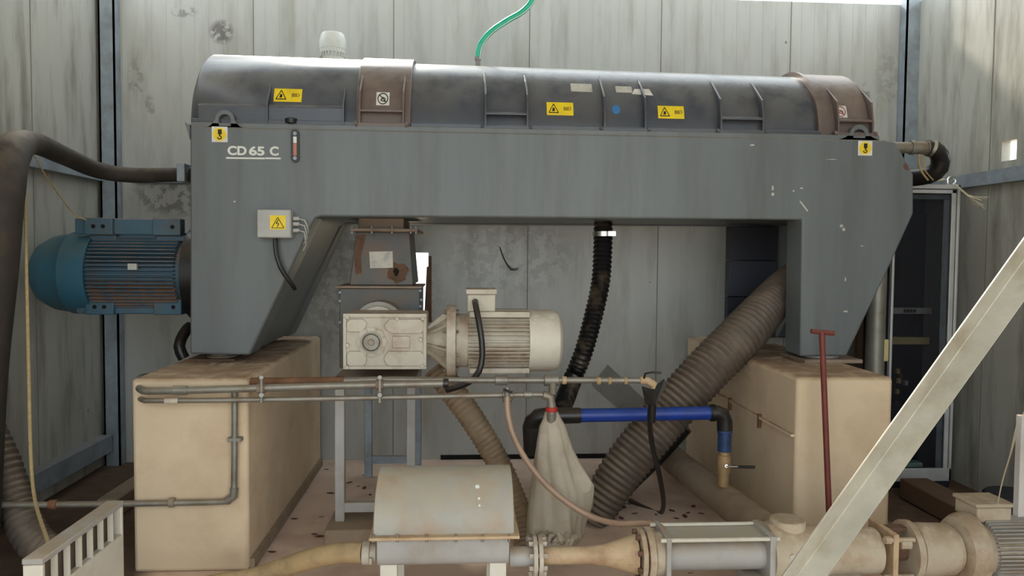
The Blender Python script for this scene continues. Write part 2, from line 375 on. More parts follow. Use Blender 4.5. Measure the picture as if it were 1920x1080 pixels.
# body between the two side plates: beam and left leg
body = [F_(359, 242), F_(359, 660), F_(464, 662), F_(584, 414), F_(602, 404), F_(1506, 410), F_(1585, 414), F_(1700, 400), F_(1700, 330), F_(1672, 270)]
obj('body', MB().prism([p+Vector((0, .22, 0)) for p in body], (0, YK-YF-.44, 0)), 'frame_paint', M)
ZH = lambda X: F_(356, 236).z+(X-XLf)/(F_(1640, 261).x-XLf)*(F_(1640, 261).z-F_(356, 236).z)
mb = MB(); xa, xb = F_(357, 236).x, F_(1650, 261).x
mb.add([(x, y, ZH(x)+z) for x in (xa, xb) for y in (YF+.005, YK-.005) for z in (-.01, .022)], [(0, 1, 3, 2), (4, 6, 7, 5), (0, 4, 5, 1), (2, 3, 7, 6), (0, 2, 6, 4), (1, 5, 7, 3)])
obj('deck_rim', mb, 'frame_paint', M, bevel=.004)
# hood: D section
YC, HR = 4.945, .49
def hood(X, phi, r): return Vector((X, YC-r*math.cos(phi), ZH(X)+.02+r*math.sin(phi)*(1-.022*(X-XLf))))
def shell(stations, seg=40, th=None):
    mb = MB(); v = []; f = []; n = seg+1
    for X, r, zs in stations:
        for k in range(n):
            p = hood(X, math.pi*k/seg, r); v.append(p)
    for i in range(len(stations)-1):
        for k in range(seg): f.append((i*n+k, i*n+k+1, (i+1)*n+k+1, (i+1)*n+k))
    f.append(tuple(range(n))); f.append(tuple((len(stations)-1)*n+k for k in range(n))[::-1])
    for i in range(len(stations)-1): f.append((i*n, (i+1)*n, (i+1)*n+n-1, i*n+n-1))
    mb.add(v, f); return mb
HX = lambda px, py=240: P(px, py, YC-HR).x
X0, X1, X2, X3, X4 = HX(362), HX(668), HX(770), HX(1536, 250), HX(1636, 255)
hd = obj('hood', shell([(X0-.05, .36, 0), (X0-.035, .42, 0), (X0-.01, HR-.02, 0), (X0+.01, HR, 0), (X1+.01, HR, 0), (X1+.011, HR-.012, 0), (X3, HR-.012, 0)]), 'hood_paint', M, ang=50)
rng = obj('inspection_cover', shell([(X1, HR-.03, 0), (X1, HR+.012, 0), (X2, HR+.012, 0), (X2, HR-.03, 0)]), 'brown_paint', M, bevel=.004, label='brownish cover band over the hood')
end = obj('end_cover', shell([(X3-.012, HR-.03, 0), (X3-.012, HR+.02, 0), (X3+.01, HR+.02, 0), (X3+.012, HR+.008, 0), (X4-.03, HR+.008, 0), (X4-.0, HR-.03, 0), (X4+.008, HR-.1, 0)]), 'brown_paint', M, ang=40, label='brownish raised end cover')
obj('end_plate', shell([(X4, HR-.06, 0), (X4+.04, HR-.07, 0), (X4+.055, HR-.2, 0)]), 'frame_paint', M)
# rim strips along the hood base
mb = MB()
for (a, b) in ((X0, X1), (X2, X3)):
    mb.add([(x, y, ZH(x)+z) for x in (a, b) for y in (YC-HR-.022, YC-HR+.02) for z in (.02, .048)], [(0, 1, 3, 2), (4, 6, 7, 5), (0, 4, 5, 1), (2, 3, 7, 6), (0, 2, 6, 4), (1, 5, 7, 3)])
objs('hood_rim', mb, 'hood_paint', M, bevel=.004)
# clamps: two ribs leaning against the hood, a lip and a pivot rod
def clamp(xa_, xb_, pts_up=.9, m='hood_paint', lip=True, lipz=.1, r=HR, ribs=2, name='hinge_clamp'):
    t = obj(name, MB().bar((xa_-.018, YC-r-.026, ZH(xa_)+.028), (xb_+.018, YC-r-.026, ZH(xb_)+.028), .022, .022), m, M, bevel=.003)
    mb = MB()
    for X in (xa_, xb_):
        arc = [hood(X, a*pts_up/8, r-.004) for a in range(9)]
        front = [Vector((X, YC-r-.034, ZH(X)+.015)), arc[0]+Vector((0, .01, 0))]
        top = arc[-1]; out = [Vector((X, YC-r-.034, ZH(X)+.10)), Vector((X, YC-r-.01, ZH(X)+.22))]
        poly = [front[0]]+out+[arc[k] for k in range(8, -1, -1)]
        poly = [p+Vector((-.005, 0, 0)) for p in poly]; mb.prism(poly, (.01, 0, 0))
    objs('rib', mb, m, t, bevel=.002)
    if lip:
        mb = MB()
        mb.prism([Vector((xa_, YC-r-.030, ZH(xa_)+lipz)), Vector((xa_, YC-r+.03, ZH(xa_)+lipz+.02)), Vector((xa_, YC-r+.03, ZH(xa_)+lipz+.032)), Vector((xa_, YC-r-.030, ZH(xa_)+lipz+.012))], (xb_-xa_, 0, 0))
        obj('lip', mb, m, t, bevel=.002)
    bl = MB()
    for X in (xa_-.018, xb_+.018): bl.cyl((X-.008, YC-r-.026, ZH(X)+.028), (X+.008, YC-r-.026, ZH(X)+.028), .02, seg=6)
    objs('nut', bl, m, t)
clamp(HX(910), HX(988)); clamp(HX(1132), HX(1208), lip=False); clamp(HX(1349, 246), HX(1427, 248))
clamp(HX(676), HX(757), .8, 'brown_paint', r=HR+.012, name='cover_clamp'); clamp(HX(1566, 250), HX(1630, 250), .95, 'brown_paint', r=HR+.008, name='cover_clamp')
# long step on the left hood
xa_, xb_ = HX(372), HX(645)
sb = MB().prism([(xa_, YC-HR-.012, ZH(xa_)+.125), (xa_, YC-HR+.03, ZH(xa_)+.15), (xa_, YC-HR+.03, ZH(xa_)+.02), (xa_, YC-HR-.012, ZH(xa_)+.02)], (xb_-xa_, 0, ZH(xb_)-ZH(xa_)))
st = obj('side_panel', sb, 'hood_paint', M, bevel=.006)
mb = MB()
for px in (503, 645):
    X = HX(px); arc = [hood(X, a*.75/8, HR-.004) for a in range(9)]
    mb.prism([Vector((X-.005, YC-HR-.03, ZH(X)+.018)), Vector((X-.005, YC-HR-.03, ZH(X)+.14))]+[arc[k]-Vector((.005, 0, 0)) for k in range(8, -1, -1)], (.01, 0, 0))
objs('panel_rib', mb, 'hood_paint', M, bevel=.002)
# lifting lugs
def lug(cx, w_, top, base):
    c = F_(cx, base); R = R_(w_, YF); mb = MB(); pts = []; pin = []
    H = R_(base-top, YF)
    outer = [(-2.1*R, 0), (-1.5*R, .14*H)]+[(R*math.cos(a), H-R+R*math.sin(a)) for a in [math.pi*(1-k/10) for k in range(11)]]+[(1.5*R, .14*H), (2.1*R, 0)]
    inner = [(.62*R, .12*H)]+[(.62*R*math.cos(a), H-R+.55*R*math.sin(a)) for a in [math.pi*k/10 for k in range(11)]]+[(-.62*R, .12*H)]
    y0, y1 = YF+.005, YF+.03
    o3 = [(c.x+a, c.z+b) for a, b in outer]; i3 = [(c.x+a, c.z+b) for a, b in inner]
    poly = o3+[(c.x, c.z)]+[(c.x, i3[0][1])]  # bridge through the foot
    # split in left and right halves to keep the hole
    n = len(o3); mid = n//2
    left = o3[:mid+1]+[(c.x, i3[6][1])]+i3[7:]+[(c.x, i3[-1][1]), (c.x, c.z)]
    right = [(c.x, c.z), (c.x, i3[0][1])]+i3[:7]+[(c.x, o3[mid][1])]+o3[mid+1:]
    for q in (left, right): mb.prism([(a, y0, b) for a, b in q], (0, y1-y0, 0))
    obj('lifting_lug', mb, 'frame_paint', M)
lug(421, 17, 207, 240); lug(1612, 19, 233, 262)
# flat marks on the front plate
def dec(name, m, cx, cy, polys, parent, Y=YF, off=.002, sx=1, label=None):   # polys in px around (cx,cy)
    c = P(cx, cy, Y); k = Y/F; mb = MB()
    for q in polys: mb.prism([(c.x+x*k, Y-off, c.z-y*k) for x, y in q], (0, off, 0))
    return obj(name, mb, m, parent, ang=30, label=label)
def circ(r, n=24, cx=0, cy=0): return [(cx+r*math.cos(2*math.pi*k/n), cy+r*math.sin(2*math.pi*k/n)) for k in range(n)]
def rect(x0, y0, x1, y1): return [(x0, y0), (x1, y0), (x1, y1), (x0, y1)]
def seg2(a, b, w_):
    dx, dy = b[0]-a[0], b[1]-a[1]; l = math.hypot(dx, dy); nx, ny = -dy/l*w_/2, dx/l*w_/2
    return [(a[0]+nx, a[1]+ny), (b[0]+nx, b[1]+ny), (b[0]-nx, b[1]-ny), (a[0]-nx, a[1]-ny)]
def path(pts, w_, close=False):
    r = [seg2(pts[i], pts[i+1], w_) for i in range(len(pts)-1)]
    if close: r.append(seg2(pts[-1], pts[0], w_))
    return r
for cx, cy in ((412, 252), (1622, 278)):
    t = dec('hook_sticker', 'white_label', cx, cy, [rect(-14, -14, 14, 14)], M)
    dec('disc', 'yellow', cx, cy, [circ(12)], t, off=.003)
    dec('hook_symbol', 'ink', cx, cy, [rect(-3, -9, 4, 0), rect(-1, 0, 1.5, 3)]+path([(-3.5, 5), (-2.5, 8), (1.5, 8.5), (3.5, 6), (2, 3), (-1, 3)], 2), t, off=.004)
# name plate letters
def text_mesh(s, size, bold):
    c = bpy.data.curves.new('letters', 'FONT'); c.body = s; c.size = size; c.offset = bold; c.extrude = .02; c.resolution_u = 6
    o = bpy.data.objects.new('tmp', c); C.objects.link(o); dg = bpy.context.evaluated_depsgraph_get(); dg.update()
    me = bpy.data.meshes.new_from_object(o.evaluated_get(dg)); C.objects.unlink(o); bpy.data.objects.remove(o); return me
def text(name, s, m, x0, x1, ybase, h_, parent, Y=YF, bold=.0036):
    me = text_mesh(s, 1, bold*10); k = Y/F
    xs_ = [v.co.x for v in me.vertices]; ys_ = [v.co.y for v in me.vertices]; o = P(x0, ybase, Y)
    fx = (x1-x0)*k/(max(xs_)-min(xs_)); fy = h_*k/(max(ys_)-min(ys_))
    mb = MB(); mb.v = [Vector((o.x+(v.co.x-min(xs_))*fx, Y-.002+v.co.z*.05, o.z+(v.co.y-min(ys_))*fy)) for v in me.vertices]; mb.f = [tuple(p.vertices) for p in me.polygons]
    return obj(name, mb, m, parent, ang=30)
text('lettering', 'CD', 'letter_white', 427, 461, 291, 17, M); text('lettering', '65', 'letter_white', 467, 495, 291.5, 17, M); text('lettering', 'C', 'letter_white', 506, 522, 292, 17, M)
dec('underline', 'letter_white', 446, 296.5, [rect(-21, -1.5, 20, 1.5)], M); dec('underline', 'letter_white', 482, 297, [rect(-14, -1.5, 14, 1.5)], M); dec('underline', 'letter_white', 512, 297, [rect(-14, -1.5, 14, 1.5)], M)
# sight glass
def slot(w_, h_): return [(w_*math.cos(a), -h_+w_-w_*math.sin(a)+0) if False else (w_*math.cos(a), (-h_+w_ if math.sin(a) > 0 else h_-w_)-w_*math.sin(a)) for a in [2*math.pi*(k+.5)/24 for k in range(24)]]
t = dec('sight_glass', 'black_plastic', 554, 274, [slot(7.5, 30)], M, off=.012)
dec('glass_tube', 'sight_red', 554, 279, [rect(-3, -10, 3, 13)], t, off=.014); dec('glass_tube_top', 'letter_white', 554, 263, [rect(-3, -6, 3, 6)], t, off=.014)
dec('screw', 'galv', 554, 251, [circ(3.5, 12)], t, off=.015); dec('screw', 'galv', 554, 297, [circ(3.5, 12)], t, off=.015)
# breather
c = F_(543, 236); mb = MB().lathe(c+Vector((0, .04, 0)), (0, 0, 1), [(0, .014), (.02, .014), (.021, .032), (.045, .034), (.05, .02)]); obj('oil_filler_cap', mb, 'black_plastic', M)
# hood decals
def hdec(name, m, px, py, polys, parent, r, off=.0025, label=None):
    # find hood point under pixel for r
    best = None
    d = RM @ Vector(((px-960)/F, (540-py)/F, -1))
    zc = 2.32
    for _ in range(6):
        a_ = d.y**2+d.z**2; b_ = 2*(d.y*(EYE.y-YC)+d.z*(EYE.z-zc)); c_ = (EYE.y-YC)**2+(EYE.z-zc)**2-r*r
        D_ = max(b_*b_-4*a_*c_, 0); tt = (-b_-math.sqrt(D_))/(2*a_); p = EYE+d*tt; zc = ZH(p.x)+.02
    phi = math.atan2(p.z-zc, YC-p.y); k = p.y/F; mb = MB()
    for q in polys:
        v = []; n = len(q)
        for o_ in (off, -.002):
            for x, y in q: v.append(hood(p.x+x*k, phi-y*k*1.25/r, r+o_))
        mb.add(v, [tuple(range(n)), tuple(range(n, 2*n))[::-1]]+[(i, (i+1) % n, n+(i+1) % n, n+i) for i in range(n)])
    return obj(name, mb, m, parent, label=label)
def strips(x0, y0, x1, y1, n): return [rect(x0, y0+(y1-y0)*k/n, x1, y0+(y1-y0)*(k+1)/n) for k in range(n)]
rh = HR-.012
for px, py, r in ((540, 178, HR), (1050, 202, rh), (1258, 208, rh)):
    t = hdec('warning_label', 'yellow', px, py, strips(-25, -11, 25, 11, 5), M, r)
    tri = [(-21, 7), (-12, -8), (-3, 7)]
    hdec('warning_symbol', 'ink', px, py, path(tri, 1.3, True)+[rect(-14, -1, -10, 4), rect(-15, 3, -11, 4.5)], t, r, .0045)
    hdec('label_print', 'ink_faded', px, py, [rect(7+i*2.6, -3, 8.6+i*2.6, 3) for i in range(4)]+path([(18, -4), (21, 0), (18, 3)], 1), t, r, .0045)
for px, py, r in ((718, 184, HR+.012), (1576, 205, HR+.008)):
    t = hdec('prohibition_label', 'white_label', px, py, strips(-12, -11, 12, 11, 5), M, r)
    cc = [(9*math.cos(a), 9*math.sin(a)) for a in [2*math.pi*k/20 for k in range(20)]]
    hdec('prohibition_symbol', 'pink' if px > 1000 else 'ink', px, py, path(cc, 1.5, True)+path([(-6, -6), (6, 6)], 1.5)+path([(-4, 3), (0, -2), (4, 0), (4, 5), (0, 4)], 1.5, True), t, r, .0045)
hdec('paper_remnant', 'paper', 1090, 160, strips(-20, -9, 20, 9, 4), M, rh); hdec('paper_remnant', 'paper', 1171, 163, strips(-17, -7, 14, 7, 3), M, rh); hdec('paper_remnant', 'white_label', 1204, 168, [[(-20, 5), (-14, -6), (14, -7), (20, 7)]], M, rh)
hdec('blue_sticker', 'blue_dot', 1155, 203, [circ(8)], M, rh)
# flakes of pale paint on the front plate
for cx, cy, a, b in ((1411, 272, 5, 2), (1449, 352, 2, 6), (1449, 364, 3, 4), (1503, 353, 4, 1.6), (1577, 424, 4, 3), (1582, 430, 4, 3), (1616, 461, 4, 1.2), (1585, 524, 1.5, 4), (1560, 299, 12, .6), (1488, 358, 2, 2), (1585, 584, 4, 2), (440, 378, 2, 2), (712, 693, 0, 0)):
    if a: dec('paint_chip', 'paper', cx, cy, [[(a*math.cos(k)*random.uniform(.6, 1.2), b*math.sin(k)*random.uniform(.6, 1.2)) for k in [i*.7854 for i in range(8)]]], M, off=.0012)
dec('paint_chip', 'paper', 1508, 387, path([(-9, -10), (7, 9)], 2.5), M, off=.0012)
# junction box on the left leg
jc = P(488, 394, YF); je = P(551, 447, YF)
jb = obj('junction_box', MB().box(jc.x, je.x, YF-.075, YF, je.z, jc.z), 'box_grey', M, bevel=.006, seg=3)
obj('box_lid', MB().box(jc.x+.004, je.x-.004, YF-.082, YF-.073, je.z+.004, jc.z-.004), 'box_grey', jb, bevel=.003)
yj = YF-.082
dec('warning_sticker', 'yellow', 521, 417, [rect(-14, -13, 14, 13)], jb, Y=yj, off=.0015)
dec('lightning_symbol', 'ink', 521, 417, path([(-11, 10), (0, -9), (11, 10)], 1.2, True)+path([(1, -4), (-3, 2), (2, 2), (-1, 8)], 1.4), jb, Y=yj, off=.003)
for i, y in enumerate((410, 420, 432)):
    p = P(551, y, YF-.04); g = obj('cable_gland', MB().cyl(p-Vector((.004, 0, 0)), p+Vector((.03, 0, 0)), .011, seg=10), 'box_grey', jb, bevel=.002)
    q = [p+Vector((.025, 0, 0)), P(570, y+2, YF-.05), P(576-i*2, y+14, YF-.05), P(578-i*2, y+26, YF-.02), P(568, y+38, YF+.02)]
    obj('cable', MB().tube(q, .0045, 8), 'box_grey', g)
solo('power_cable', MB().tube([P(516, 448, YF-.04), P(518, 475, YF-.05), P(528, 505, YF-.05), P(545, 530, YF-.03), P(553, 542, YF-.0)], [.013, .013, .013, .013, .012], 10), 'black_rubber', 'short black cable hanging below the grey junction box', 'cable')
# feet pads
mb = MB().lathe((P(415, 672, 4.6).x, 4.62, ZP), (0, 0, 1), [(0, .085), (.02, .085), (.022, .07), (.05, .07)]); t = obj('foot_pad', mb, 'flange_dust', M); obj('foot_plate', MB().box(-1.56, -1.3, 4.5, 4.76, ZP, ZP+.012), 'rust', t)
xr = P(1540, 676, 4.55).x
t = obj('foot_pad', MB().lathe((xr-.02, 4.56, ZP+.02), (0, 0, 1), [(0, .12), (.03, .12), (.032, .09), (.045, .09)]), 'grey_paint', M); obj('foot_plate', MB().box(xr-.18, xr+.17, 4.38, 4.74, ZP, ZP+.022), 'flange_dust', t, bevel=.003)
for x in (-1.43, xr): obj('foot_pad', MB().lathe((x, 5.45, ZP), (0, 0, 1), [(0, .1), (.045, .1)]), 'grey_paint', M)
xq = P(1366, 500, 5.3).x; obj('shade_panel', MB().box(xq, F_(1585, 500).x-.03, 5.3, 5.37, P(1400, 488, 5.3).z, P(1400, 425, 5.3).z), 'navy', M, bevel=.004, label='dark navy sheet added as shade between the right legs'); obj('shade_panel', MB().box(xq, F_(1585, 500).x-.03, 5.29, 5.37, P(1400, 556, 5.3).z, P(1400, 489, 5.3).z), 'navy_mid', M, bevel=.004); obj('shade_panel', MB().box(xq, F_(1585, 500).x-.03, 5.31, 5.37, 1.03, P(1400, 557, 5.3).z), 'navy', M, bevel=.004)  # navy sheets added before the rear leg, shade put in as colour
# little side plate at the left end
obj('end_tab', MB().prism([F_(346, 228), F_(356, 234), F_(356, 262)], (0, .3, 0)), 'frame_paint', M)

# ---- vent housing and hose fitting on top
c = P(624, 112, 5.35); t = thing('vent_filter', 'small white ribbed vent cap standing up behind the hood', 'vent', c-Vector((0, 0, .2)))
k = R_(1, 5.35); z0 = c.z
obj('body', MB().lathe((c.x, 5.35, z0-.16), (0, 0, 1), [(0, 20*k), (.16+10*k, 20*k), (.16+10*k, 23*k), (.16+18*k, 23*k), (.16+18*k, 22*k)], 28), 'vent_white', t, bevel=.002)
obj('cap', MB().lathe((c.x, 5.35, z0+18*k), (0, 0, 1), [(0, 23.5*k), (14*k, 24*k), (26*k, 21*k), (29*k, 19*k), (29.5*k, 5*k)], 28), 'vent_white', t)
mb = MB()
for i in range(22):
    a = i*math.pi/11; mb.box(c.x+22*k*math.cos(a)-.004, c.x+22*k*math.cos(a)+.004, 5.35+22*k*math.sin(a)-.004, 5.35+22*k*math.sin(a)+.004, z0+4*k, z0+24*k)
obj('rib_ring', mb, 'vent_white', t)
c = P(896, 126, 5.05)
t = thing('water_hose', 'translucent green hose rising from the top of the hood to the roof', 'hose', c)
obj('fitting', MB().cyl(c-Vector((0, 0, .06)), P(896, 112, 5.05), .016).cyl(P(896, 113, 5.05), P(896, 107, 5.05), .02), 'galv_pipe', t)
gp = [P(896, 110, 5.05), P(900, 85, 5.04), P(920, 60, 5.02), P(952, 38, 5.0), P(982, 20, 4.98), P(1002, -8, 4.96), P(1008, -60, 4.9), P(1010, -110, 4.9)]
obj('hose', MB().tube(gp, .019, 14), 'green_hose', t)
obj('reinforcement', MB().tube([p+Vector((.012, -.014, -.008)) for p in gp], .004, 6), 'green_edge', t)
# ================================================================== BLUE MOTOR
ax = P(356, 513, 4.85); t = thing('electric_motor', 'large blue finned electric motor mounted left of the grey machine', 'motor', (ax.x-.5, 4.85, 1.25))
zc, ym = ax.z, 4.85; k = R_(1, ym)
X = lambda px: P(px, 500, ym).x
XN = lambda px: P(px, 500, 4.62).x
xc = XN(157); lt = (xc-P(64, 500, 4.85).x)/91
obj('housing', MB().cyl((XN(150), ym, zc), (XLf+.06, ym, zc), 62*k, seg=48), 'blue_motor', t)
mb = MB()
for i in range(60):
    a = 2*math.pi*i/60; cy, cz = math.cos(a), math.sin(a)
    mb.bar((XN(160), ym+cy*66*k, zc+cz*66*k), (X(352), ym+cy*66*k, zc+cz*66*k), .006, 16*k, up=(0, cy, cz))
obj('fins', mb, 'blue_motor', t)
obj('fan_cover', MB().lathe((xc, ym, zc), (-1, 0, 0), [(0, 71*k), (.0, 74*k), (34*lt, 74*k), (36*lt, 71.5*k), (58*lt, 67*k), (76*lt, 54*k), (87*lt, 34*k), (91*lt, 4*k)], 48), 'blue_bright', t, label='bright blue domed fan cover')
for s, ya, yb in ((1, 409, 441), (-1, 561, 590)):
    za, zb = P(250, ya, ym-.16).z, P(250, yb, ym-.16).z; hi, lo = max(za, zb), min(za, zb)
    f = obj('foot', MB().box(X(163)+.0, X(338), ym-.14, ym-.10, lo+.004, hi-.004), 'blue_motor', t, bevel=.004)
    kk = 1
    for (a, b) in ((160, 213), (288, 340)):
        q = obj('pad', MB().box(P(a, 500, 4.69).x, P(b, 500, 4.69).x, 4.68, 4.76, lo, hi), 'blue_motor', f, bevel=.005)
    mb = MB(); hz = (lo+hi)/2
    for px in ((176, 194, 324)): 
        p = P(px, 500, 4.68); mb.cyl((p.x, 4.6785, hz), (p.x, 4.69, hz), .0125, seg=16)
    objs('bolt_hole', mb, 'hole_dark', f)
    # ribs joining pad to housing
    z_in = zc+s*58*k
    mb = MB()
    for (a, b) in ((165, 215), (290, 345)):
        mb.box(P(a, 500, 4.7).x, P(b, 500, 4.7).x, 4.72, ym, min(z_in, lo if s > 0 else hi), max(z_in, lo if s > 0 else hi))
    mb.box(P(222, 500, 4.72).x, P(290, 500, 4.72).x, 4.74, ym, min(z_in, hi if s > 0 else lo)-.0, max(z_in, hi-.02 if s > 0 else lo))
    objs('bracket', mb, 'blue_motor', f, bevel=.006)
obj('end_bell', MB().cyl((X(366), ym, zc), (XLf+.005, ym, zc), 84*k, seg=40), 'black_rubber', t)
p = P(248, 500, ym-75*k); obj('name_plate', MB().box(p.x-.025, p.x+.025, ym-76*k, ym-70*k, p.z-.018, p.z+.018), 'box_grey', t)
# ================================================================== LEFT HOSES AND ROPES
solo('thick_hose', MB().tube([P(362, 327, 5.0), P(320, 328, 5.05), P(240, 328, 5.1), P(180, 318, 5.0), P(120, 292, 4.7), P(60, 268, 4.3), P(22, 285, 4.05), P(0, 350, 3.9), P(-14, 500, 3.85), P(-35, 700, 3.8), P(-45, 900, 3.8), P(-50, 1010, 3.8)],
     [.045, .045, .048, .052, .055, .06, .09, .11, .11, .11, .11, .11], 20), 'old_hose', 'thick dark hose bending down at the left edge above the blue motor', 'hose')
solo('pipe_bracket', MB().box(P(331, 320, 4.93).x, P(346, 320, 4.93).x, 4.93, 5.12, P(331, 340, 4.93).z, P(331, 306, 4.93).z), 'galv', 'small grey bracket holding the thick hose beside the machine', 'bracket', bevel=.003)
solo('yellow_rope', MB().tube([P(43, 262, 4.1), P(46, 340, 4.05), P(50, 520, 3.9), P(54, 700, 3.7), P(58, 860, 3.5), P(66, 940, 3.3), P(88, 1010, 2.85), P(95, 1032, 2.72)], .0075, 8), 'rope', 'long yellowish rope hanging from the thick hose to the white heater', 'rope')
solo('thin_cord', MB().tube([P(52, 268, 4.15), P(80, 320, 4.3), P(110, 365, 4.5), P(140, 402, 4.65), P(162, 412, 4.68)], .004, 6), 'rope', 'thin pale cord running from the thick hose down to the blue motor', 'cord')
solo('corrugated_duct', MB().tube([P(-40, 780, 4.1), P(0, 860, 4.05), P(32, 950, 3.98), P(68, 1018, 3.9), P(120, 1045, 3.86)], .085, 20, corr=.004, pitch=.035), 'big_hose', 'brownish flexible duct lying at the lower left edge behind the heater', 'hose')
solo('rubber_hose', MB().tube([P(357, 612, 4.95), P(345, 625, 4.9), P(336, 650, 4.85), P(345, 672, 4.85)], .035, 12), 'black_rubber', 'short black hose loop between the left leg and its pedestal', 'hose')
# pipes around the left pedestal
YP = 3.80
def pipe(name, pts, r, m, label, cat='pipe', parts=()):
    t = thing(name, label, cat, pts[0]); obj('pipe', MB().tube(pts, r, 14), m, t)
    for nm, mbb, mm in parts: obj(nm, mbb, mm, t, bevel=.002)
    return t
def sleeve(x, y, Y, r, w_=14, d=(1, 0, 0)):
    p = P(x, y, Y); d = vec(d); return MB().cyl(p-d*R_(w_/2, Y), p+d*R_(w_/2, Y), r, seg=16)
pipe('water_pipe', [P(330, 706, 4.9), P(272, 706, 4.6), P(258, 718, 4.1), P(266, 731, 3.83), P(292, 733, YP), P(450, 729, YP), P(600, 724, YP), P(834, 719, YP)], .0185, 'galv_pipe',
     'thick grey pipe running level across the left pedestal, upper of the two', parts=[('coupling', sleeve(338, 732, YP, .023, 26), 'galv_pipe'), ('coupling', sleeve(836, 719, YP, .025, 10), 'black_rubber'), ('coupling', sleeve(490, 728, YP, .026), 'flange_dust'), ('coupling', sleeve(712, 721, YP, .026), 'flange_dust')])
pipe('drain_pipe', [P(320, 722, 4.9), P(268, 722, 4.5), P(256, 738, 4.1), P(268, 750, 3.84), P(300, 751, YP), P(450, 750, YP), P(740, 745, YP), P(940, 741, YP), P(1015, 740, YP), P(1030, 744, YP), P(1034, 756, YP), P(1034, 770, YP)], .013, 'galv_pipe',
     'thinner grey pipe below the water pipe ending in an elbow over the sack', parts=[('coupling', sleeve(322, 751, YP, .017, 24), 'white_paint'), ('coupling', sleeve(952, 741, YP, .022, 20), 'galv_pipe'), ('coupling', sleeve(990, 740, YP, .018, 16), 'galv_pipe'), ('elbow', MB().tube([P(1018, 740, YP), P(1031, 744, YP), P(1034, 758, YP), P(1034, 775, YP)], .022, 14), 'galv_pipe')])
pipe('supply_pipe', [P(470, 716, 3.94), P(640, 714, 3.94), P(720, 712, 3.94), P(900, 713, 3.94), P(1030, 713, 3.94), P(1130, 713, 3.94), P(1212, 714, 3.94), P(1224, 718, 3.94), P(1226, 726, 3.94)], .016, 'galv_pipe',
     'rusty supply pipe behind the water pipe running right to the tap', parts=[('rusty_section', MB().cyl(P(470, 716, 3.94), P(645, 714, 3.94), .021), 'rust_pipe'), ('tee', sleeve(1034, 713, 3.94, .03, 28).cyl(P(1036, 713, 3.94), P(1036, 742, 3.9), .02), 'galv_pipe'), ('coupling', sleeve(940, 713, 3.94, .026, 24), 'galv_pipe'),
     ('coupling', sleeve(1058, 713, 3.94, .021, 8), 'pipe_ochre'), ('elbow', MB().tube([P(1200, 713, 3.94), P(1216, 714, 3.94), P(1225, 720, 3.94), P(1226, 728, 3.94)], .021, 12), 'pipe_ochre'),
     ('string_wrap', sleeve(1122, 714, 3.94, .020, 8), 'rope'), ('string_wrap', sleeve(1143, 714, 3.94, .020, 6), 'rope'), ('string_wrap', sleeve(1173, 714, 3.94, .020, 6), 'rope'),
     ('tap_handle', MB().tube([P(1207, 712, 3.93), P(1208, 702, 3.92), P(1218, 698, 3.9), P(1240, 699, 3.88)], .006, 8), 'black_rubber')])
for x in (490, 712): 
    solo('pipe_clamp', MB().bar(P(x, 708, 3.772), P(x, 756, 3.772), .013, .006, up=(0, 1, 0)).cyl(P(x, 708, 3.78), P(x, 708, 3.75), .012, seg=8).cyl(P(x, 741, 3.78), P(x, 741, 3.745), .013, seg=8), 'galv_pipe', 'dirty pipe clamp on the level pipes ' + ('near the left pedestal' if x == 490 else 'below the white gearbox'), 'clamp', bevel=.002)
pipe('conduit_pipe', [P(440, 735, 3.85), P(440, 800, 3.85), P(439, 900, 3.85), P(437, 932, 3.85), P(425, 940, 3.85), P(320, 943, 3.85), P(120, 946, 3.85), P(-40, 947, 3.85)], .0155, 'galv_pipe',
     'grey pipe dropping down the left pedestal face and running left along it', parts=[('elbow', MB().tube([P(439, 915, 3.85), P(437, 933, 3.85), P(424, 940, 3.85)], .021, 12), 'galv_pipe'), ('coupling', sleeve(322, 942, 3.85, .024, 10), 'flange_dust'), ('coupling', sleeve(100, 946, 3.85, .023, 14), 'rust_pipe'),
     ('clip', MB().box(P(428, 824, 3.855).x, P(454, 824, 3.855).x, 3.835, 3.879, P(440, 827, 3.855).z, P(440, 820, 3.855).z), 'galv_pipe')])
# ================================================================== CHUTE AND SCREW CONVEYOR
c = P(715, 500, 4.75); t = thing('discharge_chute', 'rusty grey tapered chute hanging under the machine above the gearbox', 'chute', (c.x, 5.0, 1.2))
def frustum(x0, x1, ya, X0_, X1_, yb, Ya, Yb, d):   # px spans at the top (ya) and the bottom (yb)
    a, b = P(x0, ya, Ya), P(x1, ya, Ya); c_, e = P(X0_, yb, Yb), P(X1_, yb, Yb)
    v = [a, b, b+Vector((0, d-2*(Ya-Yb), 0)), a+Vector((0, d-2*(Ya-Yb), 0)), c_, e, e+Vector((0, d, 0)), c_+Vector((0, d, 0))]
    return MB().add(v, [(0, 1, 2, 3), (7, 6, 5, 4), (0, 4, 5, 1), (1, 5, 6, 2), (2, 6, 7, 3), (3, 7, 4, 0)])
obj('neck', frustum(672, 757, 402, 672, 757, 430, 4.76, 4.76, .5), 'flange_dust', t, bevel=.006)
obj('flange', MB().box(P(656, 430, 4.68).x, P(783, 430, 4.68).x, 4.68, 5.34, P(700, 434, 4.68).z, P(700, 428, 4.68).z), 'flange_dust', t, bevel=.003)
mb = MB()
for x in (660, 697, 735, 770, 780): mb.cyl(P(x, 424, 4.7), P(x, 438, 4.7), .007, seg=6)
objs('flange_bolt', mb, 'galv', t)
hp = obj('hopper', frustum(668, 768, 434, 655, 775, 535, 4.74, 4.68, .56), 'chute_steel', t, bevel=.006)
def chp(x, y, o_): return P(x, y, 4.74-.06*(y-434)/101-o_)
random.seed(8)
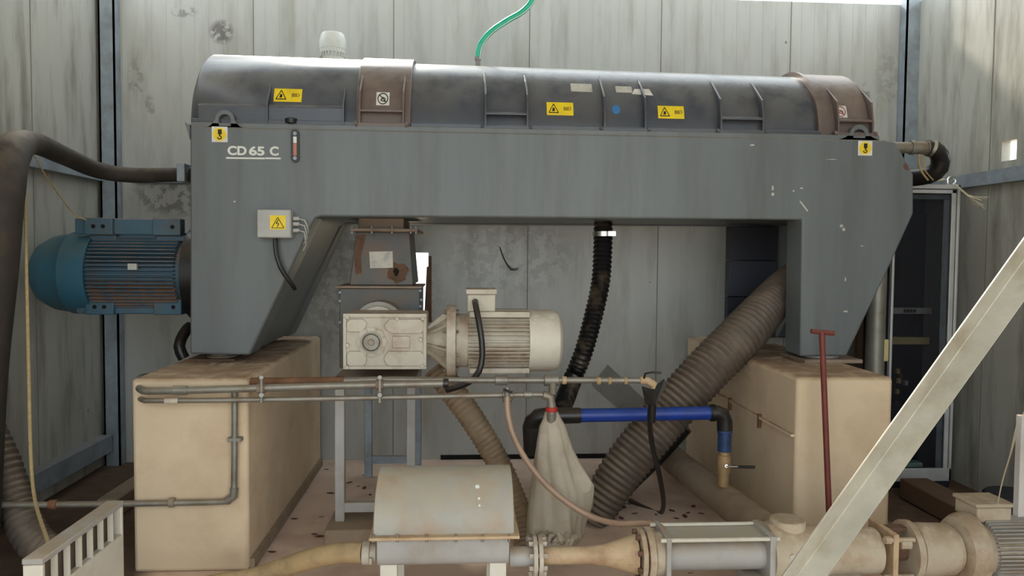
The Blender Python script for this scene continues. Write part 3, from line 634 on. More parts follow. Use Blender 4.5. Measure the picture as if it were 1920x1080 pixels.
obj('label_sheet', MB().prism([chp(692, 472, .003), chp(736, 471, .003), chp(737, 502, .003), chp(694, 503, .003)], (0, .003, 0)), 'paper', t)
obj('rust_patch', MB().prism([chp(745+22*math.cos(a)*random.uniform(.75, 1.15), 511+20*math.sin(a)*random.uniform(.75, 1.15), .002) for a in [2*math.pi*k/22 for k in range(22)]], (0, .002, 0)), 'rust', t)
obj('rust_hole', MB().prism([chp(743+7*math.cos(a)*random.uniform(.6, 1.2), 509+8*math.sin(a)*random.uniform(.6, 1.2), .004) for a in [2*math.pi*k/12 for k in range(12)]], (0, .002, 0)), 'hole_dark', t)
obj('rust_streak', MB().prism([chp(670, 440, .002), chp(686, 440, .002), chp(682, 462, .002), chp(676, 480, .002), chp(679, 512, .002), chp(666, 515, .002), chp(664, 480, .002)], (0, .002, 0)), 'rust', t)
t = thing('screw_conveyor', 'grey steel conveyor box behind the white gearbox, resting on a stand', 'conveyor', (c.x, 5.2, .95))
k0 = P(636, 540, 4.58); k1 = P(787, 690, 4.58)
obj('trough', MB().box(k0.x, k1.x, 4.58, 5.0, k1.z, k0.z), 'chute_steel', t, bevel=.006)
obj('cover_flange', MB().box(k0.x-.02, k1.x+.012, 4.56, 5.02, k0.z, k0.z+.012), 'flange_dust', t, bevel=.003)
cg = P(712, 612, 4.5)
obj('ring_flange', MB().cyl((cg.x, 4.44, cg.z), (cg.x, 4.58, cg.z), R_(48, 4.5), seg=40), 'galv_pipe', t, bevel=.003)
obj('flange_collar', MB().cyl((cg.x, 4.40, cg.z), (cg.x, 4.45, cg.z), R_(40, 4.5), seg=40), 'white_paint', t, bevel=.003)
mb = MB()
for x, y in ((638, 548), (638, 564), (638, 604), (788, 545), (790, 562), (788, 574)): p = P(x, y, 4.58); mb.cyl(p, p-Vector((0, .012, 0)), .008, seg=6)
objs('bolt', mb, 'galv', t)
# open bright slit: leaning rusty strip next to it
solo('steel_strip', MB().prism([P(795, 600, 5.5), P(800, 500, 5.5), P(803, 500, 5.5), P(803, 600, 5.5)], (0, .02, 0)).prism([P(803, 604, 5.5), P(803, 480, 5.5), P(809, 480, 5.5), P(809, 604, 5.5)], (0, .02, 0)), 'rust', 'thin rusty strip standing beside the bright wall opening', 'strip')
# stand
t = thing('support_stand', 'light grey steel stand carrying the conveyor above a concrete foot', 'stand', (P(690, 900, 4.3).x, 4.5, 0))
zt = k1.z
for x, Y, z0 in ((638, 4.26, .12), (771, 4.66, 0), (691, 5.5, 0), (783, 5.5, 0)):
    X_ = P(x, 850, Y).x; obj('leg', MB().box(X_-.026, X_+.026, Y-.026, Y+.026, z0, zt), 'grey_paint' if Y < 5 else 'galv', t, bevel=.004)
Xa, Xb = P(638, 850, 4.26).x, P(771, 850, 4.26).x
obj('crossbar', MB().box(Xa, Xb+.03, 4.236, 4.284, P(690, 958, 4.26).z, P(690, 940, 4.26).z), 'grey_paint', t, bevel=.003)
obj('crossbar', MB().box(P(691, 850, 5.5).x, P(783, 850, 5.5).x, 5.48, 5.52, .1, .15), 'galv', t)
obj('top_rail', MB().box(Xa-.03, k1.x, 4.236, 4.284, zt-.045, zt), 'grey_paint', t, bevel=.003)
obj('top_rail', MB().box(Xa-.03, k1.x, 4.284, 5.5, zt-.045, zt-.002), 'grey_paint', t)
p = P(605, 1030, 4.1); solo('concrete_block', MB().box(P(607, 1010, 4.1).x, P(720, 1010, 4.1).x, 4.1, 4.5, 0, .12), 'concrete_grey', 'small rough concrete block under the stand leg behind the tank', 'block', bevel=.012)
# ================================================================== GEARMOTOR
YG = 4.12
t = thing('gearmotor', 'dirty white gearbox and finned motor in the middle under the machine', 'gearmotor', (P(800, 690, YG).x, 4.3, P(800, 690, YG).z))
g0, g1 = P(645, 588, YG), P(799, 692, YG)
gb = obj('gearbox', MB().box(g0.x, g1.x, YG, 4.40, g1.z, g0.z), 'white_paint', t, bevel=.012, seg=3)
def gd(name, m, polys, off, parent=gb, bevel=0, cx=0, cy=0):
    o = dec(name, m, 722, 640, polys, parent, Y=YG, off=off); 
    if bevel: md = o.modifiers.new('bevel', 'BEVEL'); md.width = bevel; md.segments = 2; md.limit_method = 'ANGLE'
    return o
gd('face_rim', 'white_paint', [rect(-77, -52, 77, -45), rect(-77, 46, 77, 52), rect(-77, -45, -71, 46), rect(71, -45, 77, 46)], .012, bevel=.002)
gd('raised_panel', 'white_paint', [[(-70, -36), (-64, -42), (-40, -42), (-34, -36), (-34, -28), (-42, -18), (-68, -18), (-71, -22)], [(-2, -30), (8, -42), (66, -42), (72, -36), (72, -20), (66, -15), (12, -15), (2, -22)],
     [(-70, 24), (-66, 18), (-42, 18), (-34, 28), (-34, 40), (-40, 46), (-66, 46), (-70, 40)], [(-2, 30), (6, 18), (66, 18), (72, 24), (72, 42), (66, 46), (8, 46), (0, 40)], rect(14, -10, 46, 12)], .014, bevel=.003)
hc = P(697, 641, YG)
mb = MB().lathe((hc.x, YG, hc.z), (0, -1, 0), [(0, R_(29, YG)), (.012, R_(29, YG)), (.014, R_(26, YG))], 8); obj('hub_plate', mb, 'white_paint', gb)
obj('hub', MB().lathe((hc.x, YG-.01, hc.z), (0, -1, 0), [(0, R_(20, YG)), (.014, R_(20, YG)), (.014, R_(17, YG)), (.01, R_(16, YG)), (.018, R_(14, YG)), (.018, R_(6, YG)), (.026, R_(5, YG))], 32), 'galv_pipe', gb)
mb = MB()
for k_ in range(8):
    a = k_*math.pi/4+.39; q = hc+Vector((R_(24, YG)*math.cos(a), 0, R_(24, YG)*math.sin(a))); mb.cyl((q.x, YG-.02, q.z), (q.x, YG, q.z), .006, seg=8)
for x, y in ((652, 594), (793, 597), (651, 688), (792, 686), (652, 647), (789, 636), (745, 597)):
    q = P(x, y, YG); mb.cyl((q.x, YG-.02, q.z), (q.x, YG, q.z), .011, seg=12)
objs('corner_boss', mb, 'white_paint', gb, bevel=.002)
ax = P(860, 638, 4.3); zc, ym = ax.z, 4.3; k = R_(1, ym); X = lambda px: P(px, 638, ym).x
obj('adapter_cone', MB().lathe((X(798), ym, zc), (1, 0, 0), [(0, 23*k), (6*k, 23*k), (8*k, 24*k), (42*k, 46*k), (42*k, 10*k)], 32), 'white_paint', t)
mb = MB()
for i in range(8):
    a = i*math.pi/4+.2; u = Vector((0, math.cos(a), math.sin(a))); c0 = Vector((X(798), ym, zc))
    side = Vector((1, 0, 0)).cross(u)*.006
    q = [c0+u*20*k+Vector((2*k, 0, 0)), c0+u*26*k+Vector((2*k, 0, 0)), c0+u*60*k+Vector((42*k, 0, 0)), c0+u*40*k+Vector((42*k, 0, 0))]
    mb.prism([p_-side for p_ in q], side*2)
objs('cone_rib', mb, 'white_paint', t)
mb = MB().cyl((X(838), ym, zc), (X(855), ym, zc), 66*k, seg=48)
fl = obj('motor_flange', mb, 'white_paint', t, bevel=.004)
mb = MB(); ring(mb, (X(846), ym, zc), (1, 0, 0), 58*k, 8, .009, .085); objs('flange_bolt', mb, 'galv_pipe', fl)
obj('neck', MB().cyl((X(855), ym, zc), (X(878), ym, zc), 50*k, seg=40), 'white_paint', t, bevel=.004)
bd = obj('motor_body', MB().cyl((X(874), ym, zc), (X(992), ym, zc), 49*k, seg=40), 'white_paint', t)
mb = MB()
for i in range(44):
    a = 2*math.pi*i/44; cy, cz = math.cos(a), math.sin(a); mb.bar((X(878), ym+cy*53*k, zc+cz*53*k), (X(990), ym+cy*53*k, zc+cz*53*k), .0045, 10*k, up=(0, cy, cz))
obj('fins', mb, 'white_paint', bd)
mb = MB().box(X(880), X(990), ym-40*k, ym+40*k, zc+46*k, zc+57*k).box(X(880), X(990), ym-40*k, ym+40*k, zc-57*k, zc-47*k); obj('foot_pad', mb, 'white_paint', bd, bevel=.004)
obj('fan_cowl', MB().lathe((X(989), ym, zc), (1, 0, 0), [(0, 54*k), (0, 58*k), (46*k, 58*k), (56*k, 54*k), (62*k, 44*k), (64*k, 20*k), (64*k, 2*k)], 48), 'white_clean', t)
tb = obj('terminal_box', MB().box(X(876), X(927), ym-30*k, ym+24*k, zc+56*k, zc+88*k), 'white_paint', t, bevel=.005)
obj('box_lid', MB().box(X(873), X(930), ym-33*k, ym+27*k, zc+88*k, zc+98*k), 'white_paint', tb, bevel=.005)
obj('box_foot', MB().box(X(880), X(924), ym-26*k, ym+20*k, zc+44*k, zc+58*k), 'white_paint', tb, bevel=.003)
p = P(891, 566, ym-33*k); obj('cable_gland', MB().cyl(p+Vector((0, .03, 0)), p-Vector((0, .02, 0)), .018, seg=12), 'black_rubber', tb)
solo('motor_cable', MB().tube([p-Vector((0, .01, 0)), P(893, 578, 4.1), P(899, 610, 4.06), P(904, 650, 4.04), P(902, 685, 4.03), P(890, 708, 4.0), P(868, 722, 3.93), P(838, 731, 3.86)], .0165, 12), 'black_rubber', 'black cable curving down from the terminal box of the white motor', 'cable')
# ================================================================== HOSES IN THE MIDDLE
t = thing('corrugated_hose', 'black corrugated hose hanging from the machine down to the blue hose', 'hose', P(1060, 760, 5.0))
YH = 4.95
obj('hose', MB().tube([P(1131, 412, YH), P(1130, 470, YH), P(1126, 530, YH), P(1112, 595, YH), P(1094, 660, YH), P(1074, 710, YH), P(1058, 752, 4.7), P(1046, 778, 4.42)], [.0595, .0595, .0595, .0595, .0595, .0595, .057, .053], 24, corr=.0045, pitch=.03), 'black_hose', t)
obj('hose_clamp', MB().cyl(P(1131, 434, YH), P(1131, 443, YH), .068, seg=32).box(P(1136, 438, YH).x, P(1150, 438, YH).x, YH-.085, YH-.05, P(1136, 443, YH).z, P(1136, 434, YH).z), 'steel_bright', t, label='bright steel hose clamp')
solo('suction_hose', MB().tube([P(1490, 520, 5.05), P(1462, 548, 4.92), P(1400, 618, 4.66), P(1320, 700, 4.56), P(1240, 790, 4.53), P(1175, 870, 4.51), P(1135, 930, 4.5), P(1110, 972, 4.5)], [.10, .115, .133, .135, .135, .13, .118, .105], 30, corr=.006, pitch=.036), 'big_hose',
     'thick grey brown corrugated hose slanting from the right leg to the floor', 'hose')
solo('drain_hose', MB().tube([P(820, 690, 4.5), P(850, 735, 4.45), P(885, 785, 4.4), P(925, 850, 4.38), P(955, 915, 4.32), P(978, 975, 4.2), P(985, 1020, 4.1), P(984, 1075, 3.95)], [.08, .075, .07, .068, .068, .066, .064, .06], 24, corr=.0035, pitch=.03), 'brown_hose',
     'muddy corrugated hose running from under the gearbox behind the tank', 'hose')
solo('black_tube', MB().tube([P(1285, 800, 4.95), P(1240, 850, 5.0), P(1200, 890, 5.05), P(1160, 925, 5.0), P(1110, 935, 4.95)], .05, 14), 'black_rubber', 'black tube lying under the thick slanting hose on the floor', 'hose')
# ladle-like blue line
t = thing('blue_layflat_hose', 'bright blue hose lying level between black fittings in the middle', 'hose', P(1200, 778, 4.24))
obj('hose', MB().tube([P(1082, 779, 4.24), P(1140, 778, 4.24), P(1240, 776, 4.24), P(1336, 774, 4.24)], .038, 18), 'blue_hose', t)
obj('fitting', MB().tube([P(1000, 812, 4.30), P(998, 796, 4.28), P(1010, 782, 4.26), P(1040, 780, 4.24), P(1088, 779, 4.24)], [.055, .055, .05, .045, .043], 16), 'black_rubber', t)
obj('end_cap', MB().cyl(P(998, 800, 4.28), P(1000, 850, 4.28), .055), 'black_rubber', t)
obj('elbow', MB().tube([P(1330, 774, 4.24), P(1350, 775, 4.24), P(1358, 784, 4.24), P(1359, 806, 4.24)], .044, 16), 'black_rubber', t)
obj('coupling', sleeve(1336, 774, 4.24, .049, 8), 'black_plastic', t)
t = thing('ball_valve', 'blue and brass ball valve with black lever standing on the floor pipe', 'valve', P(1355, 910, 4.24))
obj('union', MB().cyl(P(1359, 804, 4.24), P(1358, 846, 4.24), .038).cyl(P(1359, 806, 4.24), P(1359, 812, 4.24), .043), 'blue_valve', t, bevel=.003)
obj('valve_body', MB().lathe(P(1358, 846, 4.24), (-.01, 0, -1), [(0, .03), (.02, .03), (.022, .037), (.07, .04), (.12, .037), (.122, .03), (.2, .03)], 20), 'brass', t)
obj('lever', MB().bar(P(1360, 874, 4.19), P(1414, 876, 4.13), .02, .01).cyl(P(1362, 874, 4.25), P(1362, 874, 4.18), .012), 'steel_bright', t, bevel=.003)
obj('lever_grip', MB().bar(P(1374, 875, 4.177), P(1416, 876, 4.127), .024, .013), 'black_plastic', t, bevel=.003)
solo('floor_pipe', MB().tube([(1.44, 5.8, .2), P(1275, 872, .2, 2), P(1355, 934, .2, 2), P(1440, 1000, .24, 2), P(1475, 1024, .3, 2)], .09, 24), 'concrete_grey', 'thick dusty pipe along the floor beside the right pedestal', 'pipe')
# black funnel with hose
t = thing('tap_hose', 'thin black hose with a torn cap hanging from the tap to the floor', 'hose', P(1240, 960, 4.4))
obj('collar', MB().cyl(P(1226, 726, 3.94), P(1224, 742, 3.94), .016).cyl(P(1224, 742, 3.94), P(1222, 790, 3.96), .02), 'black_rubber', t)
obj('torn_cap', MB().prism([P(1204, 724, 3.9), P(1222, 730, 3.93), P(1246, 711, 3.9), P(1250, 722, 3.9), P(1228, 760, 3.9), P(1210, 758, 3.92)], (0, .012, 0)), 'black_rubber', t)
obj('hose', MB().tube([P(1223, 742, 3.94), P(1218, 790, 3.98), P(1224, 840, 4.1), P(1236, 890, 4.3), P(1244, 940, 4.5), P(1238, 962, 4.66), P(1215, 955, 4.75), P(1180, 938, 4.85)], .0145, 10), 'black_rubber', t)
# diamond sheet behind
c = P(1165, 735, 5.9)
sh = solo('wall_plate', MB().prism([P(1140, 684, 5.93), P(1262, 800, 5.93), P(1240, 838, 5.93), P(1110, 722, 5.93)], (0, .012, 0)), 'grey_sheet', 'tilted grey plate fixed on the back wall behind the tap', 'plate')
# ladle-shaped wire hook on wall
solo('wall_hook', MB().tube([P(937, 463, 5.93), P(945, 485, 5.92), P(954, 500, 5.9), P(963, 506, 5.88), P(972, 503, 5.88)], [.004, .004, .007, .014, .005], 8), 'black_rubber', 'small dark hook hanging on the back wall left of the black hose', 'hook')
# clear hose
solo('clear_tube', MB().tube([P(951, 745, 3.74), P(952, 775, 3.72), P(962, 815, 3.7), P(985, 860, 3.66), P(1020, 905, 3.62), P(1065, 943, 3.58), P(1112, 970, 3.54), P(1160, 982, 3.46), P(1205, 981, 3.4), P(1235, 986, 3.34), P(1247, 998, 3.3)], .0145, 12), 'clear_hose', 'thin brown translucent tube curving from the pipe valve over the sack', 'hose')
t = thing('drain_cock', 'small valve under the lower level pipe feeding the brown tube', 'valve', P(951, 756, 3.78))
obj('body', MB().cyl(P(951, 728, 3.79), P(951, 756, 3.76), .014).cyl(P(951, 748, 3.765), P(951, 753, 3.76), .024), 'galv_pipe', t); obj('handle', MB().bar(P(944, 730, 3.765), P(960, 736, 3.75), .012, .01), 'black_plastic', t, bevel=.002)
# sack
rows = [(772, 1022, 1046, .03), (785, 1018, 1052, .045), (800, 1011, 1060, .06), (830, 1006, 1069, .085), (870, 1000, 1080, .11), (910, 996, 1092, .13), (950, 991, 1095, .14), (985, 988, 1092, .14), (1005, 986, 1090, .13), (1020, 990, 1082, .11)]
v = []; f = []; sg = 60
pts_ = []
for i in range(len(rows)-1):
    for s in range(5):
        t_ = s/5; pts_.append([a*(1-t_)+b*t_ for a, b in zip(rows[i], rows[i+1])])
pts_.append(list(rows[-1]))
for i, (y, xa_, xb_, dy) in enumerate(pts_):
    a, b = P(xa_, y, 3.84), P(xb_, y, 3.84); c = (a+b)/2; rx = (b.x-a.x)/2; g = i/len(pts_)
    for k_ in range(sg):
        th = 2*math.pi*k_/sg
        fold = 1+g*(.16*math.sin(5*th+2*g)+.07*math.sin(9*th+4*g*3)+.04*math.sin(16*th+9*g))+.12*max(0, g-.7)*math.sin(3*th+30*g)
        flap = 1+.3*max(0, math.cos(th-.25))**8*max(0, 1-abs(g-.55)*5)
        v.append(Vector((c.x+rx*math.cos(th)*fold*flap, c.y-dy*math.sin(th)*fold, c.z+.012*g*math.sin(4*th+1))))
n_ = len(pts_)
for i in range(n_-1):
    for k_ in range(sg): f.append((i*sg+k_, i*sg+(k_+1) % sg, (i+1)*sg+(k_+1) % sg, (i+1)*sg+k_))
f.append(tuple(range(sg))); f.append(tuple((n_-1)*sg+k_ for k_ in range(sg)))
t = thing('filter_sack', 'draped beige cloth sack tied with red tape below the pipe elbow', 'sack', P(1038, 1020, 3.84))
obj('cloth', MB().add(v, f), 'sack', t, ang=80)
obj('neck_pipe', MB().cyl(P(1034, 768, YP), P(1034, 800, YP+.02), .024), 'galv_pipe', t)
obj('red_tape', MB().cyl(P(1034, 763, YP), P(1034, 771, YP), .029), 'red', t)
hem = []
for j in range(40):
    a = 2*math.pi*j/39*.5; c0 = P(990+88*j/39, 1010+8*math.sin(j*.9), 3.70+.03*math.sin(j*1.3)); hem.append(c0)
obj('hem', MB().tube(hem, .012, 8, flat=1.5), 'sack', t, ang=80)
fl_ = [P(1066, 830, 3.78), P(1086, 868, 3.77), P(1112, 908, 3.76), P(1107, 924, 3.77), P(1088, 930, 3.78), P(1074, 958, 3.80), P(1058, 900, 3.78)]
obj('loose_flap', MB().prism(fl_, (0, .03, 0)), 'sack', t, bevel=.01)
# ================================================================== RED ROD
t = thing('valve_key', 'dark red T-handled steel rod standing before the right pedestal', 'tool', P(1553, 1000, 3.75))
top = P(1541, 623, 3.78); bot = P(1556, 1000, 3.7); bot = top+(bot-top)*((top.z-.01)/(top.z-bot.z))
obj('rod', MB().cyl(top, bot, .0145), 'red_rod', t); obj('handle', MB().cyl(P(1521, 621, 3.78), P(1564, 625, 3.78), .0125), 'red_rod', t, bevel=.002)
# ================================================================== CABINETS ON THE RIGHT
YCb = 5.1
t = thing('control_cabinet', 'tall open electrical cabinet with pale frame and dark interior at right', 'cabinet', (P(1730, 900, YCb).x, 5.3, .06))
xl, xr_, zt, zb_ = P(1667, 600, YCb).x, P(1790, 600, YCb).x, P(1740, 346, YCb).z, .05
dp = .38
obj('back_panel', MB().box(xl+.01, xr_-.01, YCb+dp-.02, YCb+dp, zb_, zt), 'navy', t)
obj('side_panel', MB().box(xl, xl+.012, YCb+.02, YCb+dp, zb_, zt), 'navy_mid', t); obj('side_panel', MB().box(xr_-.012, xr_, YCb+.02, YCb+dp, zb_, zt), 'alu', t)
obj('top_panel', MB().box(xl, xr_, YCb, YCb+dp, zt-.012, zt), 'alu', t); obj('bottom_panel', MB().box(xl, xr_, YCb, YCb+dp, zb_, zb_+.04), 'alu', t)
fr_ = MB(); fw = .02; fwr = .055
fr_.box(xl, xl+.018, YCb-.02, YCb+.012, zb_, zt).box(xr_-.02, xr_, YCb-.02, YCb+.012, zb_, zt).box(xl, xr_, YCb-.02, YCb+.012, zt-.03, zt).box(xl, xr_, YCb-.02, YCb+.012, zb_, zb_+.09)
dfr = obj('door_frame', fr_, 'alu', t, bevel=.004)
fr2 = MB().box(xr_-.055, xr_-.024, YCb-.012, YCb+.01, zb_+.06, zt-.034).box(xl+.018, xr_-.024, YCb-.012, YCb+.01, zt-.06, zt-.034)
objs('inner_frame', fr2, 'alu', dfr, bevel=.003)
objs('inner_frame', MB().box(xr_-.105, xr_-.06, YCb+.0, YCb+.01, zb_+.09, zt-.1).box(xl+.02, xr_-.06, YCb, YCb+.01, zt-.10, zt-.066), 'galv', dfr, bevel=.003)
def cp(name, x0, x1, y0, y1, m, d=.04, Y=5.3):
    a, b = P(x0, y0, Y), P(x1, y1, Y); return obj(name, MB().box(a.x, b.x, Y, Y+d, b.z, a.z), m, t, bevel=.003)
cp('mounting_plate', 1672, 1752, 400, 780, 'navy', .02, 5.44)
br = cp('breaker_row', 1672, 1747, 577, 589, 'alu', .05)
mb = MB()
for i in range(4): p = P(1697+i*6, 583, 5.295); mb.box(p.x-.008, p.x+.006, 5.29, 5.31, p.z-.012, p.z+.012)
objs('breaker', mb, 'navy', br)
cp('cable_duct', 1670, 1744, 632, 646, 'cream_plastic', .05)
co = cp('contactor', 1684, 1700, 492, 532, 'black_plastic', .06); 
for i, (x, y, m_) in enumerate(((1685, 697, 'cream_plastic'), (1687, 715, 'cream_plastic'), (1700, 719, 'alu'), (1684, 735, 'cream_plastic'), (1684, 757, 'rust'), (1690, 705, 'rust'))): cp('terminal', x-3, x+3, y-5, y+4, m_, .03)
cp('document', 1682, 1730, 868, 876, 'green_edge', .08, 5.18)
pz = P(1652, 636, YCb-.03); obj('door_latch', MB().box(P(1651, 650, YCb-.03).x, P(1664, 650, YCb-.03).x, YCb-.05, YCb, P(1655, 677, YCb-.03).z, P(1655, 636, YCb-.03).z), 'cream_plastic', t, bevel=.006)
mb = MB()
for y in (650, 655, 660): mb.cyl(P(1632, y, YCb-.03), P(1652 if y == 655 else 1640, y, YCb-.03), .002, seg=6)
objs('latch_wire', mb, 'steel_bright', t)
c = P(1784, 340, 5.14); mb = MB().tube([c+Vector((.028*math.cos(a), 0, .028*math.sin(a))) for a in [2*math.pi*k_/16 for k_ in range(17)]], .008, 8, step=.008).cyl(c-Vector((0, 0, .05)), c-Vector((0, 0, .025)), .012)
obj('eyebolt', mb, 'steel_bright', t)
obj('glass_pane', MB().box(xl+.02, xr_-.055, YCb-.004, YCb, zb_+.09, zt-.06), 'dark_glass', dfr)
solo('cabinet_plinth', MB().box(xl-.02, xr_, YCb, YCb+dp, 0, .05), 'navy', 'dark low plinth under the open electrical cabinet', 'plinth')
solo('rag', MB().tube([P(1735, 345, 5.05), P(1750, 340, 5.08), P(1768, 337, 5.12)], [.008, .02, .022], 12, flat=.4), 'white_rope', 'pale crumpled cloth strip lying on top of the cabinet', 'cloth')
mb = MB(); s0 = P(1789, 343, 5.06)
for i in range(16):
    e = P(1828+random.uniform(-6, 26), 380+random.uniform(-12, 12), 4.95+random.uniform(-.05, .05)); m1 = s0.lerp(P(1822, 372, 4.98), .8)+Vector((random.uniform(-.006, .006), 0, random.uniform(-.006, .006)))
    mb.tube([s0, m1, e], .0022, 5)
solo('frayed_rope', mb, 'white_rope', 'frayed white rope end hanging off the cabinet corner', 'rope')
# dark column pipe and post behind the right leg
solo('vertical_pipe', MB().cyl((P(1641, 650, 5.1).x, 5.1, 0), (P(1641, 650, 5.1).x, 5.1, 1.95), .062, seg=28), 'galv_pipe', 'dull galvanised vertical pipe between right leg and cabinet', 'pipe')
solo('wooden_post', MB().box(P(1608, 650, 5.4).x, P(1618, 650, 5.4).x, 5.4, 5.44, 0, 1.7), 'wood', 'narrow brown post behind the right leg', 'post')
solo('dark_cabinet', MB().box(P(1398, 500, 5.7).x, P(1585, 500, 5.7).x, 5.68, 5.9, 0.98, 2.05), 'navy', 'dark navy cabinet on the back wall seen through the right opening', 'cabinet', bevel=.01)
# coupling at the right end
t = thing('feed_pipe', 'dirty steel pipe stub with clamp at the right end of the machine', 'pipe', P(1690, 280, 4.75))
obj('pipe', MB().cyl(P(1655, 277, 4.75), P(1728, 277, 4.75), .036), 'galv_pipe', t)
obj('union', MB().lathe(P(1706, 277, 4.75), (1, 0, 0), [(0, .044), (.02, .046), (.022, .04), (.1, .04), (.102, .048), (.12, .048)], 20), 'galv_pipe', t)
obj('hose_clamp', MB().cyl(P(1742, 277, 4.75), P(1748, 279, 4.75), .056), 'steel_bright', t)
mb = MB()
for i in range(2): a = P(1724+i*5, 290, 4.7); mb.tube([a, a+Vector((-.015+.02*i, -.02, -.05)), a+Vector((.0+.01*i, -.02, -.1)), P(1740+i*10, 338, 4.7)], .006-.002*i, 6)
objs('string', mb, 'rope', t)
solo('elbow_hose', MB().tube([P(1738, 277, 4.75), P(1750, 279, 4.75), P(1762, 293, 4.78), P(1762, 312, 4.8), P(1748, 326, 4.84), P(1722, 332, 4.9), P(1700, 334, 4.95)], [.05, .052, .056, .058, .058, .056, .056], 20), 'black_rubber', 'black rubber hose elbow at the right end of the machine', 'hose')
solo('wooden_plank', MB().bar(P(1712, 914, .07, 2), P(1850, 985, .07, 2), .19, .13), 'wood', 'brown timber lying on the soil in front of the cabinet', 'timber', bevel=.01)
solo('wooden_plank', MB().bar(P(200, 955, .06, 2), P(290, 893, .06, 2), .12, .12), 'concrete_grey', 'short pale beam lying on the soil behind the left pedestal', 'timber', bevel=.01)
# ================================================================== TANK, FRONT CENTRE
YT = 3.36
t = thing('dewatering_tank', 'weathered steel box with half-round lid in the front centre', 'tank', (P(830, 1060, YT).x, YT, 0))
zf = P(830, 1006, YT-.27).z; xa_, xb_ = P(712, 950, YT).x, P(957, 950, YT).x
n_ = 28; v = []
for X_ in (xa_, xb_):
    for k_ in range(n_+1): a = math.pi*k_/n_; v.append((X_, YT-.255*math.cos(a), zf+.205*math.sin(a)))
f = [(k_, k_+1, n_+2+k_, n_+1+k_) for k_ in range(n_)]+[tuple(range(n_+1)), tuple(range(n_+1, 2*n_+2))[::-1], (0, n_, 2*n_+1, n_+1)]
ld = obj('lid', MB().add(v, f), 'tank_steel', t, bevel=.004, ang=45)
x2, x3 = P(692, 1003, YT-.27).x, P(974, 1003, YT-.27).x
fg = obj('lid_flange', MB().box(x2, x3, YT-.285, YT+.285, zf-.01, zf+.002), 'pipe_ochre', t, bevel=.002)
mb = MB()
for x in (700, 745, 800, 855, 905, 955): p = P(x, 1006, YT-.27); mb.cyl(p-Vector((0, 0, .022)), p+Vector((0, 0, .008)), .006, seg=6)
objs('flange_bolt', mb, 'galv_pipe', fg)
n_ = 12; zz = P(830, 1012, YT-.25).z; zd = P(830, 1060, YT-.22).z
prof = [(-.25, zz), (-.25, zd+.05)]+[(-.25+.05*(1-math.cos(a)), zd+.05-.05*math.sin(a)) for a in (.5, 1.0, 1.57)]+[(.20, zd), (.25, zd+.05), (.25, zz)]
xa2, xb2 = P(706, 1035, YT-.25).x, P(955, 1035, YT-.25).x
obj('tub', MB().prism([(xa2, YT+a, b) for a, b in prof], (xb2-xa2, 0, 0)), 'grey_paint', t, bevel=.004)
for X_ in (xa2+.045, xb2-.045):
    for Y_ in (YT-.2, YT+.2): obj('leg', MB().box(X_-.035, X_+.035, Y_-.02, Y_+.02, 0, zd+.02), 'white_clean', t, bevel=.004)
# bird mess on lid
q = MB()
for (x, y, r) in ((895, 913, 5), (898, 935, 3), (899, 948, 2.5)):
    # on the lid surface
    zz_ = P(x, y, YT-.12); 
    for yy in [YT-.25+.005*i for i in range(60)]:
        p = P(x, y, yy)
        s = zf+.205*math.sqrt(max(0, 1-((yy-YT)/.255)**2))
        if p.z <= s: break
    nn = Vector((0, yy-YT, p.z-zf)).normalized(); q.lathe(p, nn, [(-.002, r*.0022), (.003, r*.0018)], 10)
obj('dried_splash', q, 'letter_white', ld)
t = thing('outlet_hose', 'thick ochre hose leaving the tank at left and dropping to the floor', 'hose', P(440, 1088, 3.55))
obj('hose', MB().tube([P(682, 1036, 3.3), P(640, 1037, 3.33), P(590, 1046, 3.4), P(540, 1061, 3.48), P(480, 1082, 3.54), P(400, 1096, 3.5), P(300, 1120, 3.4)], .044, 18), 'ochre_hose', t)
obj('hose_clamp', MB().cyl(P(680, 1036, 3.3), P(694, 1036, 3.3), .05).cyl(P(693, 1036, 3.3), P(706, 1036, 3.3), .04).cyl(P(695, 1046, 3.25), P(695, 1058, 3.25), .008, seg=8), 'white_paint', t, bevel=.003)
# ================================================================== PROGRESSIVE CAVITY PUMP, FRONT RIGHT
YQ = 3.25
a0 = P(960, 1036, YQ); a1 = P(1900, 1036, YQ); k = R_(1, YQ)
zc = (a0.z+a1.z)/2+.002
X = lambda px: P(px, 1036, YQ).x
t = thing('screw_pump', 'long pale horizontal pump with flanges in the right foreground', 'pump', (X(1300), YQ, 0))
obj('inlet_stub', MB().cyl((X(955), YQ, zc), (X(1000), YQ, zc), 19*k), 'grey_paint', t)
f1 = obj('flange', MB().cyl((X(998), YQ, zc), (X(1006), YQ, zc), 40*k, seg=36).cyl((X(1008), YQ, zc), (X(1016), YQ, zc), 40*k, seg=36), 'white_paint', t, bevel=.003)
mb = MB(); ring(mb, (X(1007), YQ, zc), (1, 0, 0), 31*k, 8, .011, 34*k); objs('flange_bolt', mb, 'white_paint', f1)
obj('cone_pipe', MB().lathe((X(1016), YQ, zc), (1, 0, 0), [(0, 16*k), (90*k, 17*k), (120*k, 20*k), (150*k, 28*k), (176*k, 36*k), (182*k, 38*k)], 32), 'pipe_ochre', t)
f2 = obj('flange', MB().cyl((X(1197), YQ, zc), (X(1206), YQ, zc), 49*k, seg=40).cyl((X(1209), YQ, zc), (X(1221), YQ, zc), 51*k, seg=40).cyl((X(1223), YQ, zc), (X(1244), YQ, zc), 42*k, seg=40), 'pump_cream', t, bevel=.003)
mb = MB(); ring(mb, (X(1205), YQ, zc), (1, 0, 0), 42*k, 8, .012, 34*k); objs('flange_bolt', mb, 'rust', f2)
